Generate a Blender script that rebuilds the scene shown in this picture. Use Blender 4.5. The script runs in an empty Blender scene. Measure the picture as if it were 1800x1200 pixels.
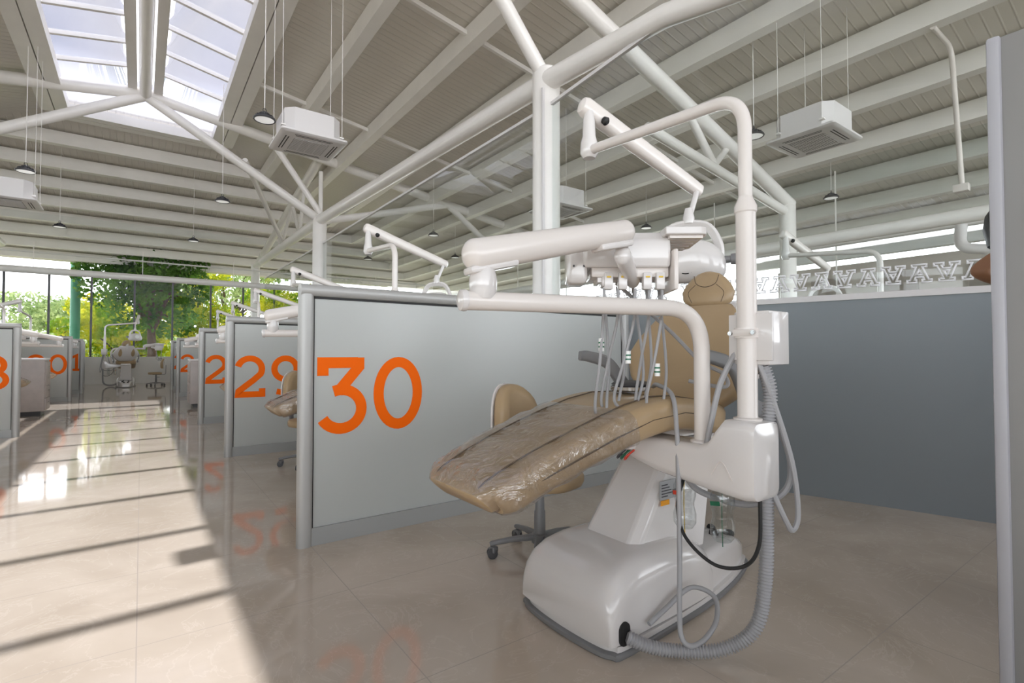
import bpy, bmesh, math, random
from mathutils import Vector, Matrix
random.seed(7)
sc = bpy.context.scene
COL = sc.collection
PI = math.pi
R = math.radians

# ------------------------------------------------------------------ camera
YAW, PITCH, FPX = R(35.9), math.atan(21 / 900), 900.0
EYE = Vector((0, 0, 1.1))
FWD = Vector((math.sin(YAW) * math.cos(PITCH), math.cos(YAW) * math.cos(PITCH), math.sin(PITCH)))
RGT = Vector((math.cos(YAW), -math.sin(YAW), 0))
UPV = RGT.cross(FWD)
cam_data = bpy.data.cameras.new('camera')
cam = bpy.data.objects.new('camera', cam_data)
COL.objects.link(cam)
cam_data.sensor_width = 36
cam_data.lens = 36 * FPX / 1800
cam_data.clip_start = 0.05
cam_data.clip_end = 500
M = Matrix((RGT, UPV, -FWD)).transposed().to_4x4()
M.translation = EYE
cam.matrix_world = M
sc.camera = cam

# ------------------------------------------------------------------ light and exposure
sc.view_settings.view_transform = 'Standard'
sc.view_settings.look = 'None'
sc.view_settings.gamma = 1
sc.view_settings.use_curve_mapping = False
sc.view_settings.exposure = 0.38
sc.cycles.max_bounces = 10
sc.cycles.diffuse_bounces = 6
sc.cycles.glossy_bounces = 4
sc.cycles.transmission_bounces = 6
sc.cycles.transparent_max_bounces = 24
sc.cycles.sample_clamp_indirect = 12
sc.cycles.caustics_reflective = False
sc.cycles.caustics_refractive = False
SKY_STRENGTH = 1.0
w = bpy.data.worlds.new('sky'); sc.world = w; w.use_nodes = True
nt = w.node_tree; nt.nodes.clear()
def wn(t, **k):
    n = nt.nodes.new(t)
    for a, b in k.items(): setattr(n, a, b)
    return n
tc = wn('ShaderNodeTexCoord'); mp = wn('ShaderNodeMapping'); mp.inputs['Scale'].default_value = (1.0, 1.0, 2.2)
nz = wn('ShaderNodeTexNoise'); nz.inputs['Scale'].default_value = 2.6; nz.inputs['Detail'].default_value = 6
cr = wn('ShaderNodeValToRGB')
cr.color_ramp.elements[0].position = 0.40; cr.color_ramp.elements[0].color = (0.28, 0.31, 0.43, 1)
cr.color_ramp.elements[1].position = 0.62; cr.color_ramp.elements[1].color = (0.50, 0.49, 0.56, 1)
sx = wn('ShaderNodeSeparateXYZ'); hz = wn('ShaderNodeValToRGB')
hz.color_ramp.elements[0].position = 0.0; hz.color_ramp.elements[0].color = (1, 1, 1, 1)
hz.color_ramp.elements[1].position = 0.42; hz.color_ramp.elements[1].color = (0, 0, 0, 1)
mx = wn('ShaderNodeMixRGB'); mx.inputs[2].default_value = (6.0, 6.0, 6.3, 1)
bg = wn('ShaderNodeBackground'); bg.inputs['Strength'].default_value = SKY_STRENGTH
wo = wn('ShaderNodeOutputWorld')
L = nt.links.new
L(tc.outputs['Generated'], mp.inputs[0]); L(mp.outputs[0], nz.inputs['Vector']); L(nz.outputs['Fac'], cr.inputs[0])
L(tc.outputs['Generated'], sx.inputs[0]); L(sx.outputs['Z'], hz.inputs[0])
L(hz.outputs[0], mx.inputs[0]); L(cr.outputs[0], mx.inputs[1]); L(mx.outputs[0], bg.inputs['Color']); L(bg.outputs[0], wo.inputs[0])
sd = bpy.data.lights.new('sun', 'SUN'); sd.energy = 5.0; sd.angle = R(0.6); sd.color = (1.0, 0.96, 0.9)
sun = bpy.data.objects.new('sun', sd); COL.objects.link(sun)
sun.rotation_euler = Vector((1.15, 1.75, 7.1)).to_track_quat('Z', 'Y').to_euler()
sun.location = (3, 5, 20)

# ------------------------------------------------------------------ measuring helpers
def ray(px, py):
    return FWD + RGT * ((px - 900) / FPX) + UPV * ((600 - py) / FPX)
def onY(px, py, Y): d = ray(px, py); return EYE + d * (Y / d.y)
def onX(px, py, X): d = ray(px, py); return EYE + d * (X / d.x)
def onZ(px, py, Z): d = ray(px, py); return EYE + d * ((Z - 1.1) / d.z)
def at(px, py, D): d = ray(px, py); return EYE + d * D

# ------------------------------------------------------------------ materials
def mat(name, col, rough=0.5, metal=0.0, bump=None, noise=None, coat=0.0, spec=None):
    m = bpy.data.materials.new(name); m.use_nodes = True
    t = m.node_tree; b = t.nodes['Principled BSDF']
    b.inputs['Base Color'].default_value = (*col, 1); b.inputs['Roughness'].default_value = rough
    b.inputs['Metallic'].default_value = metal; b.inputs['Coat Weight'].default_value = coat
    if spec is not None: b.inputs['Specular IOR Level'].default_value = spec
    tcn = t.nodes.new('ShaderNodeTexCoord')
    if noise:
        n = t.nodes.new('ShaderNodeTexNoise'); n.inputs['Scale'].default_value = noise[0]; n.inputs['Detail'].default_value = 5
        r = t.nodes.new('ShaderNodeValToRGB'); a = noise[1]
        r.color_ramp.elements[0].position = .3; r.color_ramp.elements[1].position = .7
        r.color_ramp.elements[0].color = (*[c * (1 - a) for c in col], 1); r.color_ramp.elements[1].color = (*[min(1, c * (1 + a)) for c in col], 1)
        t.links.new(tcn.outputs['Object'], n.inputs['Vector']); t.links.new(n.outputs['Fac'], r.inputs[0]); t.links.new(r.outputs[0], b.inputs['Base Color'])
    if bump:
        n = t.nodes.new('ShaderNodeTexNoise'); n.inputs['Scale'].default_value = bump[0]; n.inputs['Detail'].default_value = 3
        u = t.nodes.new('ShaderNodeBump'); u.inputs['Strength'].default_value = bump[1]; u.inputs['Distance'].default_value = bump[2] if len(bump) > 2 else .01
        t.links.new(tcn.outputs['Object'], n.inputs['Vector']); t.links.new(n.outputs['Fac'], u.inputs['Height']); t.links.new(u.outputs[0], b.inputs['Normal'])
    return m
steel = mat('white painted steel', (.86, .84, .815), .28, noise=(3, .02))
purl = mat('ivory painted box steel', (.86, .84, .81), .36, noise=(2, .03))
plastic = mat('glossy white plastic', (.69, .665, .65), .13, coat=.3)
arm_m = mat('warm white enamel', (.73, .685, .65), .2)
leather = mat('tan leather', (.41, .295, .17), .38, bump=(60, .15, .004), noise=(4, .05))
seam_m = mat('dark brown stitching', (.10, .07, .045), .7)
grey_p = mat('grey plastic', (.20, .20, .205), .4)
dark_p = mat('charcoal plastic', (.06, .06, .065), .4)
rubber = mat('black rubber', (.015, .015, .015), .6)
hose_m = mat('pale grey rubber hose', (.36, .36, .37), .45)
alu = mat('satin aluminium', (.43, .43, .42), .42, metal=.25)
gasket = mat('black gasket', (.01, .01, .01), .6)
orange = mat('orange vinyl', (.86, .13, .0), .6, spec=.15)
base_m = mat('grey aluminium kick board', (.36, .37, .365), .4, metal=.2)
wall_m = mat('blue grey wall paint', (.245, .275, .295), .42, noise=(1.2, .03))
ledge_m = mat('white ledge', (.72, .70, .70), .4)
wwhite = mat('white plaster', (.78, .77, .75), .6, noise=(2, .03))
strip_m = mat('pale grey corner bead', (.42, .42, .45), .4)
near_m = mat('grey wall paint', (.25, .245, .24), .5, noise=(1, .02))
chrome = mat('chrome', (.75, .75, .75), .12, metal=1)
cab_m = mat('taupe laminate', (.44, .40, .385), .45, noise=(9, .06))
yellow = mat('yellow mark', (.75, .5, .03), .5)
green_m = mat('green paint', (.06, .30, .18), .5)
skin = mat('brown skin', (.30, .145, .075), .5)
hair = mat('black hair', (.01, .01, .012), .5)
cloth = mat('dark navy cloth', (.03, .04, .07), .8)
bark = mat('bark', (.12, .08, .055), .9, noise=(12, .3), bump=(30, .6, .02))
label_g = mat('silver label', (.38, .39, .40), .4, metal=.3)
label_o = mat('orange label', (.85, .36, .02), .5)
label_b = mat('dark print', (.08, .08, .09), .5)
red_m = mat('red print', (.7, .06, .03), .4)
dgreen = mat('dark green print', (.01, .14, .07), .4)
lens_m = mat('frosted lamp lens', (.85, .85, .83), .25)
glow = mat('lit lamp lens', (.85, .85, .83), .25)
glow.node_tree.nodes['Principled BSDF'].inputs['Emission Color'].default_value = (1, 1, 1, 1)
glow.node_tree.nodes['Principled BSDF'].inputs['Emission Strength'].default_value = .3
louv = mat('grey grille', (.33, .32, .31), .5)
roofw = mat('white metal roofing', (.80, .80, .80), .5)
bwall = mat('beige render', (.55, .49, .44), .8)
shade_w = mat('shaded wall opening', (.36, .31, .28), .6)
ground_m = mat('grass ground', (.34, .34, .22), .95, noise=(3, .2))
bounce_pave = mat('added bounce paving', (.68, .65, .61), .9, noise=(2, .06))  # pale tone for the added slabs that bounce sunlight indoors

def leafmat(name, c1, c2):
    m = bpy.data.materials.new(name); m.use_nodes = True; t = m.node_tree; t.nodes.clear()
    o = t.nodes.new('ShaderNodeOutputMaterial'); a = t.nodes.new('ShaderNodeAddShader')
    d = t.nodes.new('ShaderNodeBsdfDiffuse'); tr = t.nodes.new('ShaderNodeBsdfTranslucent')
    g = t.nodes.new('ShaderNodeTexCoord'); n = t.nodes.new('ShaderNodeTexNoise'); n.inputs['Scale'].default_value = .9; n.inputs['Detail'].default_value = 6
    r = t.nodes.new('ShaderNodeValToRGB'); r.color_ramp.elements[0].position = .38; r.color_ramp.elements[1].position = .62
    r.color_ramp.elements[0].color = (*c1, 1); r.color_ramp.elements[1].color = (*c2, 1)
    t.links.new(g.outputs['Object'], n.inputs['Vector']); t.links.new(n.outputs['Fac'], r.inputs[0])
    t.links.new(r.outputs[0], d.inputs[0]); t.links.new(r.outputs[0], tr.inputs[0])
    t.links.new(d.outputs[0], a.inputs[0]); t.links.new(tr.outputs[0], a.inputs[1]); t.links.new(a.outputs[0], o.inputs[0])
    return m
leaf_dark = leafmat('deep green leaves', (.02, .055, .012), (.10, .20, .035))
leaf_yel = leafmat('yellow green leaves', (.09, .17, .012), (.38, .36, .03))
leaf_pale = leafmat('pale green leaves', (.12, .18, .07), (.28, .33, .16))

def glassmat(name, tint, refl=.06, rough=0.0, body=0.0, crease=0.0):
    m = bpy.data.materials.new(name); m.use_nodes = True; t = m.node_tree; t.nodes.clear()
    o = t.nodes.new('ShaderNodeOutputMaterial'); s = t.nodes.new('ShaderNodeMixShader'); tr = t.nodes.new('ShaderNodeBsdfTransparent')
    gl = t.nodes.new('ShaderNodeBsdfGlossy'); gl.inputs['Roughness'].default_value = rough
    tr.inputs[0].default_value = (*tint, 1)
    if crease:
        g_ = t.nodes.new('ShaderNodeTexCoord'); n_ = t.nodes.new('ShaderNodeTexNoise'); n_.inputs['Scale'].default_value = 9; n_.inputs['Detail'].default_value = 4; n_.inputs['Distortion'].default_value = 1.5
        b_ = t.nodes.new('ShaderNodeBump'); b_.inputs['Strength'].default_value = crease; b_.inputs['Distance'].default_value = .03
        t.links.new(g_.outputs['Object'], n_.inputs['Vector']); t.links.new(n_.outputs['Fac'], b_.inputs['Height']); t.links.new(b_.outputs[0], gl.inputs['Normal'])
    f = t.nodes.new('ShaderNodeLayerWeight'); f.inputs[0].default_value = .5
    pw = t.nodes.new('ShaderNodeMath'); pw.operation = 'POWER'; pw.inputs[1].default_value = 4.5
    mu = t.nodes.new('ShaderNodeMath'); mu.operation = 'MULTIPLY_ADD'; mu.inputs[1].default_value = .6; mu.inputs[2].default_value = refl
    mu.use_clamp = True
    t.links.new(f.outputs['Facing'], pw.inputs[0]); t.links.new(pw.outputs[0], mu.inputs[0]); t.links.new(mu.outputs[0], s.inputs[0])
    t.links.new(gl.outputs[0], s.inputs[2]); t.links.new(s.outputs[0], o.inputs[0])
    if body:
        s2 = t.nodes.new('ShaderNodeMixShader'); df = t.nodes.new('ShaderNodeBsdfTranslucent'); df.inputs[0].default_value = (.9, .9, .93, 1)
        s2.inputs[0].default_value = body
        t.links.new(tr.outputs[0], s2.inputs[1]); t.links.new(df.outputs[0], s2.inputs[2]); t.links.new(s2.outputs[0], s.inputs[1])
    else:
        t.links.new(tr.outputs[0], s.inputs[1])
    return m
glass = glassmat('clear pane', (.93, .95, .945), .03)
farglass = glassmat('clear far pane', (.95, .96, .955), .004)
skyglass = glassmat('hazy roof pane', (.90, .91, .95), .03, body=.07)
film = glassmat('clear plastic film', (.97, .96, .96), .20, rough=.07, body=.10, crease=1.0)
petm = glassmat('clear bottle plastic', (.90, .92, .92), .10)
letterm = bpy.data.materials.new('frosted white film'); letterm.use_nodes = True
letterm.node_tree.nodes['Principled BSDF'].inputs['Base Color'].default_value = (.85, .85, .87, 1)
letterm.node_tree.nodes['Principled BSDF'].inputs['Roughness'].default_value = .6
letterm.node_tree.nodes['Principled BSDF'].inputs['Alpha'].default_value = .92

def frosted():
    m = bpy.data.materials.new('frosted glass film'); m.use_nodes = True; t = m.node_tree; t.nodes.clear()
    N = t.nodes.new
    o = N('ShaderNodeOutputMaterial'); d = N('ShaderNodeBsdfDiffuse'); tr = N('ShaderNodeBsdfTranslucent'); g = N('ShaderNodeBsdfGlossy')
    d.inputs[0].default_value = (.72, .745, .725, 1); tr.inputs[0].default_value = (.84, .88, .86, 1); g.inputs['Roughness'].default_value = .28
    a = N('ShaderNodeMixShader'); a.inputs[0].default_value = .42; b = N('ShaderNodeMixShader'); f = N('ShaderNodeFresnel'); f.inputs[0].default_value = 1.6
    t.links.new(d.outputs[0], a.inputs[1]); t.links.new(tr.outputs[0], a.inputs[2]); t.links.new(f.outputs[0], b.inputs[0])
    t.links.new(a.outputs[0], b.inputs[1]); t.links.new(g.outputs[0], b.inputs[2]); t.links.new(b.outputs[0], o.inputs[0])
    return m
frost = frosted()

def floor_mat():
    m = mat('cream marble tile', (.5, .45, .4), .06)
    t = m.node_tree; b = t.nodes['Principled BSDF']; N = t.nodes.new; K = t.links.new
    g = N('ShaderNodeTexCoord')
    n1 = N('ShaderNodeTexNoise'); n1.inputs['Scale'].default_value = 1.3; n1.inputs['Detail'].default_value = 8; n1.inputs['Distortion'].default_value = 1.2
    r1 = N('ShaderNodeValToRGB'); e = r1.color_ramp.elements
    e[0].position = .3; e[0].color = (.48, .41, .335, 1); e[1].position = .7; e[1].color = (.60, .525, .445, 1)
    n2 = N('ShaderNodeTexNoise'); n2.inputs['Scale'].default_value = 2.3; n2.inputs['Detail'].default_value = 9; n2.inputs['Distortion'].default_value = 2.5; n2.inputs['Roughness'].default_value = .6
    r2 = N('ShaderNodeValToRGB'); r2.color_ramp.elements[0].position = .485; r2.color_ramp.elements[0].color = (0, 0, 0, 1)
    r2.color_ramp.elements[1].position = .5; r2.color_ramp.elements[1].color = (1, 1, 1, 1)
    x = r2.color_ramp.elements.new(.515); x.color = (0, 0, 0, 1)
    mm = N('ShaderNodeMixRGB'); mm.inputs[2].default_value = (.74, .68, .61, 1)
    fc = N('ShaderNodeMath'); fc.operation = 'MULTIPLY'; fc.inputs[1].default_value = .22
    br = N('ShaderNodeTexBrick'); br.offset = 0; br.inputs['Scale'].default_value = 1.0; br.inputs['Brick Width'].default_value = .8; br.inputs['Row Height'].default_value = .8
    br.inputs['Mortar Size'].default_value = .002; br.inputs['Mortar Smooth'].default_value = 0
    m3 = N('ShaderNodeMixRGB'); m3.inputs[2].default_value = (.44, .39, .34, 1)
    K(g.outputs['Object'], n1.inputs['Vector']); K(g.outputs['Object'], n2.inputs['Vector']); K(g.outputs['Object'], br.inputs['Vector'])
    K(n1.outputs['Fac'], r1.inputs[0]); K(n2.outputs['Fac'], r2.inputs[0]); K(r2.outputs[0], fc.inputs[0]); K(fc.outputs[0], mm.inputs[0]); K(r1.outputs[0], mm.inputs[1])
    K(br.outputs['Fac'], m3.inputs[0]); K(mm.outputs[0], m3.inputs[1]); K(m3.outputs[0], b.inputs['Base Color'])
    return m
floor_m = floor_mat()

def rib_mat(name, axis):
    m = mat(name, (.75, .715, .655), .3)
    t = m.node_tree; b = t.nodes['Principled BSDF']; N = t.nodes.new; K = t.links.new
    g = N('ShaderNodeTexCoord'); s = N('ShaderNodeSeparateXYZ'); mu = N('ShaderNodeMath'); mu.operation = 'MULTIPLY'; mu.inputs[1].default_value = 1 / .16
    fr = N('ShaderNodeMath'); fr.operation = 'FRACT'; r = N('ShaderNodeValToRGB'); e = r.color_ramp.elements
    e[0].position = 0; e[0].color = (0, 0, 0, 1); e[1].position = .12; e[1].color = (1, 1, 1, 1)
    x = e.new(.24); x.color = (0, 0, 0, 1)
    bu = N('ShaderNodeBump'); bu.inputs['Strength'].default_value = 1; bu.inputs['Distance'].default_value = .009
    K(g.outputs['Object'], s.inputs[0]); K(s.outputs[axis], mu.inputs[0]); K(mu.outputs[0], fr.inputs[0]); K(fr.outputs[0], r.inputs[0]); K(r.outputs[0], bu.inputs['Height']); K(bu.outputs[0], b.inputs['Normal'])
    return m
rib_y = rib_mat('ribbed roof sheet across', 'Y'); rib_x = rib_mat('ribbed roof sheet along', 'X')

# ------------------------------------------------------------------ mesh helpers
def new(): return bmesh.new()
def V(*a): return Vector(a)
def box(bm, lo, hi, bev=0.0, seg=2):
    lo, hi = [min(a, b) for a, b in zip(lo, hi)], [max(a, b) for a, b in zip(lo, hi)]
    r = bmesh.ops.create_cube(bm, size=1.0)
    for v in r['verts']:
        v.co = Vector([lo[i] + (v.co[i] + .5) * (hi[i] - lo[i]) for i in range(3)])
    if bev:
        es = list({e for v in r['verts'] for e in v.link_edges})
        bmesh.ops.bevel(bm, geom=es, offset=bev, segments=seg, profile=.5, affect='EDGES')
    return bm
def spline(pts, n=8, closed=False):
    pts = [Vector(p) for p in pts]
    if len(pts) < 3: return pts
    out = []; m = len(pts)
    rng = m if closed else m - 1
    for i in range(rng):
        p0 = pts[(i - 1) % m] if (closed or i > 0) else pts[0] * 2 - pts[1]
        p1 = pts[i]; p2 = pts[(i + 1) % m]
        p3 = pts[(i + 2) % m] if (closed or i + 2 < m) else pts[-1] * 2 - pts[-2]
        for k in range(n):
            t = k / n
            out.append(.5 * ((2 * p1) + (p2 - p0) * t + (2 * p0 - 5 * p1 + 4 * p2 - p3) * t * t + (3 * p1 - p0 - 3 * p2 + p3) * t ** 3))
    if not closed: out.append(pts[-1])
    return out
def bend(pts, rad, n=8):
    """polyline with rounded corners"""
    pts = [Vector(p) for p in pts]; out = [pts[0]]
    for i in range(1, len(pts) - 1):
        a = (pts[i - 1] - pts[i]).normalized(); b = (pts[i + 1] - pts[i]).normalized()
        p, q = pts[i] + a * rad, pts[i] + b * rad
        for k in range(n + 1):
            t = k / n
            out.append(p * (1 - t) ** 2 + pts[i] * 2 * t * (1 - t) + q * t * t)
    out.append(pts[-1]); return out
def sweep(bm, path, shape, radii=None, caps=True, up=None):
    """sweep a closed 2D shape (list of (u,v)) along path"""
    path = [Vector(p) for p in path]; n = len(path); rings = []
    t0 = (path[1] - path[0]).normalized()
    ref = up or (Vector((0, 0, 1)) if abs(t0.z) < .9 else Vector((1, 0, 0)))
    u = t0.cross(ref).normalized(); v = u.cross(t0).normalized(); pt = t0
    for i in range(n):
        if i == 0: t = t0
        elif i == n - 1: t = (path[i] - path[i - 1]).normalized()
        else:
            t = ((path[i + 1] - path[i]).normalized() + (path[i] - path[i - 1]).normalized())
            t = t.normalized() if t.length > 1e-6 else pt
        q = pt.rotation_difference(t); u = q @ u; v = q @ v; pt = t
        s = radii[i] if radii else 1.0
        rings.append([bm.verts.new(path[i] + (u * a + v * b) * s) for a, b in shape])
    m = len(shape)
    for i in range(n - 1):
        for k in range(m):
            bm.faces.new((rings[i][k], rings[i][(k + 1) % m], rings[i + 1][(k + 1) % m], rings[i + 1][k]))
    if caps:
        bm.faces.new(rings[0][::-1]); bm.faces.new(rings[-1])
    return bm
def circ(r, n=16, ry=None): return [(r * math.cos(2 * PI * k / n), (ry or r) * math.sin(2 * PI * k / n)) for k in range(n)]
def tube(bm, path, r, n=14, caps=True, radii=None):
    return sweep(bm, path, circ(r, n), radii, caps)
def capsule(bm, a, b, r0, r1=None, n=20):
    a, b = Vector(a), Vector(b); r1 = r1 or r0; d = (b - a).normalized(); P, S = [], []
    for k in range(7):
        t = PI / 2 * k / 6; P.append(a - d * r0 * math.cos(t) * .8); S.append(max(.03, math.sin(t)) * r0)
    for k in range(7):
        t = PI / 2 * k / 6; P.append(b + d * r1 * math.sin(t) * .8); S.append(max(.03, math.cos(t)) * r1)
    return sweep(bm, P, circ(1, n), S)
def lathe(bm, prof, o=(0, 0, 0), ax=(0, 0, 1), n=24, sq=1.0):
    o = Vector(o); q = Vector((0, 0, 1)).rotation_difference(Vector(ax).normalized()); rings = []
    for r, z in prof:
        rings.append([bm.verts.new(o + q @ Vector((max(r, 1e-4) * math.cos(2 * PI * k / n), max(r, 1e-4) * sq * math.sin(2 * PI * k / n), z))) for k in range(n)])
    for i in range(len(rings) - 1):
        for k in range(n):
            bm.faces.new((rings[i][k], rings[i][(k + 1) % n], rings[i + 1][(k + 1) % n], rings[i + 1][k]))
    bm.faces.new(rings[0][::-1]); bm.faces.new(rings[-1]); return bm
def loft(bm, secs, caps=True):
    rings = [[bm.verts.new(p) for p in s] for s in secs]; m = len(secs[0])
    for i in range(len(rings) - 1):
        for k in range(m):
            bm.faces.new((rings[i][k], rings[i][(k + 1) % m], rings[i + 1][(k + 1) % m], rings[i + 1][k]))
    if caps: bm.faces.new(rings[0][::-1]); bm.faces.new(rings[-1])
    return bm
def rrect(w, h, r, n=5):
    """rounded rectangle centred on 0, list of (a,b)"""
    r = min(r, w / 2 - 1e-4, h / 2 - 1e-4); out = []
    for cx, cy, a0 in ((w / 2 - r, h / 2 - r, 0), (-w / 2 + r, h / 2 - r, 90), (-w / 2 + r, -h / 2 + r, 180), (w / 2 - r, -h / 2 + r, 270)):
        for k in range(n + 1):
            a = R(a0 + 90 * k / n); out.append((cx + r * math.cos(a), cy + r * math.sin(a)))
    return out
def prism(bm, poly, fr, depth):
    """polygon [(a,b)] in frame fr=(origin,A,B,N), extruded along N by depth"""
    o, A, B, N = [Vector(x) for x in fr]
    f = [bm.verts.new(o + A * a + B * b) for a, b in poly]; g = [bm.verts.new(o + A * a + B * b + N * depth) for a, b in poly]
    m = len(poly); bm.faces.new(f[::-1]); bm.faces.new(g)
    for k in range(m): bm.faces.new((f[k], f[(k + 1) % m], g[(k + 1) % m], g[k]))
    return bm
def link(o, parent=None):
    COL.objects.link(o)
    if parent: o.parent = parent
    return o
def obj(name, bm, m, parent=None, off=None, ang=38, solid=None, sub=0, bev=None):
    bmesh.ops.recalc_face_normals(bm, faces=bm.faces[:])
    if off is not None:
        for v in bm.verts: v.co -= off
    me = bpy.data.meshes.new(name); bm.to_mesh(me); bm.free()
    me.materials.append(m)
    for p in me.polygons: p.use_smooth = True
    me.set_sharp_from_angle(angle=R(ang))
    o = bpy.data.objects.new(name, me); link(o, parent)
    if bev:
        b = o.modifiers.new('b', 'BEVEL'); b.width = bev; b.segments = 2; b.limit_method = 'ANGLE'
    if sub:
        s = o.modifiers.new('s', 'SUBSURF'); s.levels = sub; s.render_levels = sub
    if solid:
        s = o.modifiers.new('t', 'SOLIDIFY'); s.thickness = solid; s.offset = 0
    return o
def tag(o, label=None, cat=None, group=None, kind=None):
    if label: o['label'] = label
    if cat: o['category'] = cat
    if group: o['group'] = group
    if kind: o['kind'] = kind
    return o
def empty(name, loc, label, cat, group=None, rz=0):
    o = bpy.data.objects.new(name, None); o.location = loc; o.rotation_euler = (0, 0, rz); o.empty_display_size = .2
    link(o); return tag(o, label, cat, group)
def kids(o): return [c for c in bpy.data.objects if c.parent == o]
def tree(o):
    return (o, [tree(c) for c in kids(o)])
def dup(tr, parent=None):
    c = tr[0].copy(); COL.objects.link(c); c.parent = parent
    for ch in tr[1]: dup(ch, c)
    return c
TN = [0]
def struct(name, bm, m, **k):
    return tag(obj(name, bm, m, **k), kind='structure')
def trim(bm, m, label=None, **k):
    TN[0] += 1
    return tag(obj('trim_%d' % TN[0], bm, m, **k), label=label, kind='structure')

# ------------------------------------------------------------------ floor and outside ground
X0, X1, YB, YF = -12.6, 12.6, -5.0, 23.5
bm = new(); box(bm, (X0, YB, -.1), (X1, YF, 0)); struct('floor', bm, floor_m)
bm = new(); box(bm, (-90, -40, -.35), (90, 140, -.12)); tag(obj('ground', bm, ground_m), label='grass ground outside', kind='structure')
bm = new(); box(bm, (-36, YF, -.118), (36, YF + 7, -.03)); tag(obj('trim_bounce_far', bm, bounce_pave), kind='structure')  # slabs added around the hall to reflect sunlight up to the ceiling
bm = new(); box(bm, (X1, -10, -.118), (36, YF - .01, -.03)); tag(obj('trim_bounce_side', bm, bounce_pave), kind='structure')
bm = new(); box(bm, (-36, -10, -.118), (X0, YF - .01, -.03)); tag(obj('trim_bounce_west', bm, bounce_pave), kind='structure')
bm = new(); box(bm, (-36, -34, -.118), (36, -10.01, -.03)); tag(obj('trim_bounce_back', bm, bounce_pave), kind='structure')

# ------------------------------------------------------------------ roof
RZ, SL = 7.55, .16
def rz(x, y): return RZ - SL * max(abs(x), y - 15)
S0, EW, EF = 1.66, 15.0, 30.0
PD = [1.66 + 1.48 * k for k in range(0, 9)]
def slab(polys, m, name):
    bm = new()
    for p in polys:
        f = [bm.verts.new((x, y, rz(x, y) + .02)) for x, y in p]; g = [bm.verts.new((x, y, rz(x, y) + .12)) for x, y in p]
        bm.faces.new(f); bm.faces.new(g[::-1]); n = len(p)
        for k in range(n): bm.faces.new((f[k], f[(k + 1) % n], g[(k + 1) % n], g[k]))
    return struct(name, bm, m)
EO = 18.2
slab([[(S0, YB - 1), (EO, YB - 1), (EO, EF), (EW, EF), (S0, 15 + S0)], [(-S0, YB - 1), (-EO, YB - 1), (-EO, EF), (-EW, EF), (-S0, 15 + S0)]], rib_y, 'ceiling')
slab([[(-EW, EF), (EW, EF), (S0, 15 + S0), (-S0, 15 + S0)]], rib_x, 'ceiling_far')
# purlins along the hall
def beam_box(bm, a, b, w, h):
    a, b = Vector(a), Vector(b); t = (b - a).normalized(); s = t.cross(Vector((0, 0, 1))).normalized()
    u = s.cross(t).normalized()
    sh = [(w / 2, 0), (w / 2, -h), (-w / 2, -h), (-w / 2, 0)]
    r = [[bm.verts.new(p + s * x + u * z) for x, z in sh] for p in (a, b)]
    for k in range(4): bm.faces.new((r[0][k], r[0][(k + 1) % 4], r[1][(k + 1) % 4], r[1][k]))
    bm.faces.new(r[0][::-1]); bm.faces.new(r[1])
for sgn in (1, -1):
    for i, d in enumerate(PD + [PD[-1] + 1.48, PD[-1] + 2.96]):
        bm = new()
        if i == 0:
            for q in (-.01, .27): beam_box(bm, (sgn * (d + q), YB - .9, rz(d, 0) + .0), (sgn * (d + q), 15 + d, rz(d, 0) + .0), .26, .26)
        else:
            beam_box(bm, (sgn * d, YB - .9, rz(d, 0) - .02), (sgn * d, min(15 + d - .1, 30), rz(d, 0) - .02), .21, .34)
        trim(bm, purl, 'ivory box purlin running the length of the hall roof')
for i, d in enumerate(PD):
    bm = new(); y = 15 + d
    z = rz(0, y) - .02
    if i == 0:
        for q in (0, .27): beam_box(bm, (-d, y + q, z), (d, y + q, z), .24, .24)
    else: beam_box(bm, (-d + .05, y, z), (d - .05, y, z), .21, .34)
    trim(bm, purl, 'ivory box purlin across the far sloping roof')
# cross noggings between purlins
bm = new()
for y in (7.6, 12.4):
    for a, b in zip(PD[:-1], PD[1:]):
        beam_box(bm, (a, y, rz(a, 0) - .1), (b, y, rz(b, 0) - .1), .06, .08)
trim(bm, purl, 'thin ivory spacer bars between the roof purlins')
# ridge
bm = new()
for s in (-1, 1): box(bm, (s * .16, YB - .9, RZ - .22), (s * .34, 15, RZ + .02))
trim(bm, purl, 'twin ridge boxes of the skylight')
bm = new(); tube(bm, [(0, YB - .9, RZ - .25), (0, 15.1, RZ - .25)], .12, 20); trim(bm, steel, 'ridge tube below the skylight')
# skylight
for n, s in enumerate((-1, 1)):
    w_ = tag(obj('window_%d' % (n + 1), box(new(), (0, 0, 0), (.01, .01, .01)), alu), kind='structure') if 0 else None
    bm = new(); bars = new()
    y = -5.2; k = 0
    while y < 15:
        z0, z1 = RZ + .05, rz(S0, 0) + .05
        beam_box(bars, (s * .3, y, z0 + .02), (s * S0, y, z1 + .02), .07, .09)
        y += 1.08
    fr = tag(obj('window_%d' % (n + 1), bars, purl), label='skylight glazing bars', kind='structure')
    f = [bm.verts.new(p) for p in ((s * .1, YB - 1, RZ + .07), (s * S0, YB - 1, rz(S0, 0) + .07), (s * S0, 15 + S0, rz(S0, 0) + .07), (s * .1, 15, RZ + .07))]
    bm.faces.new(f)
    obj('pane', bm, skyglass, fr, solid=.012)
bm = new(); f = [bm.verts.new(p) for p in ((-.1, 15, RZ + .07), (.1, 15, RZ + .07), (S0, 15 + S0, rz(S0, 0) + .07), (-S0, 15 + S0, rz(S0, 0) + .07))]; bm.faces.new(f)
tag(obj('window_3', bm, skyglass, solid=.012), label='triangular end pane of the skylight', kind='structure')

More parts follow.
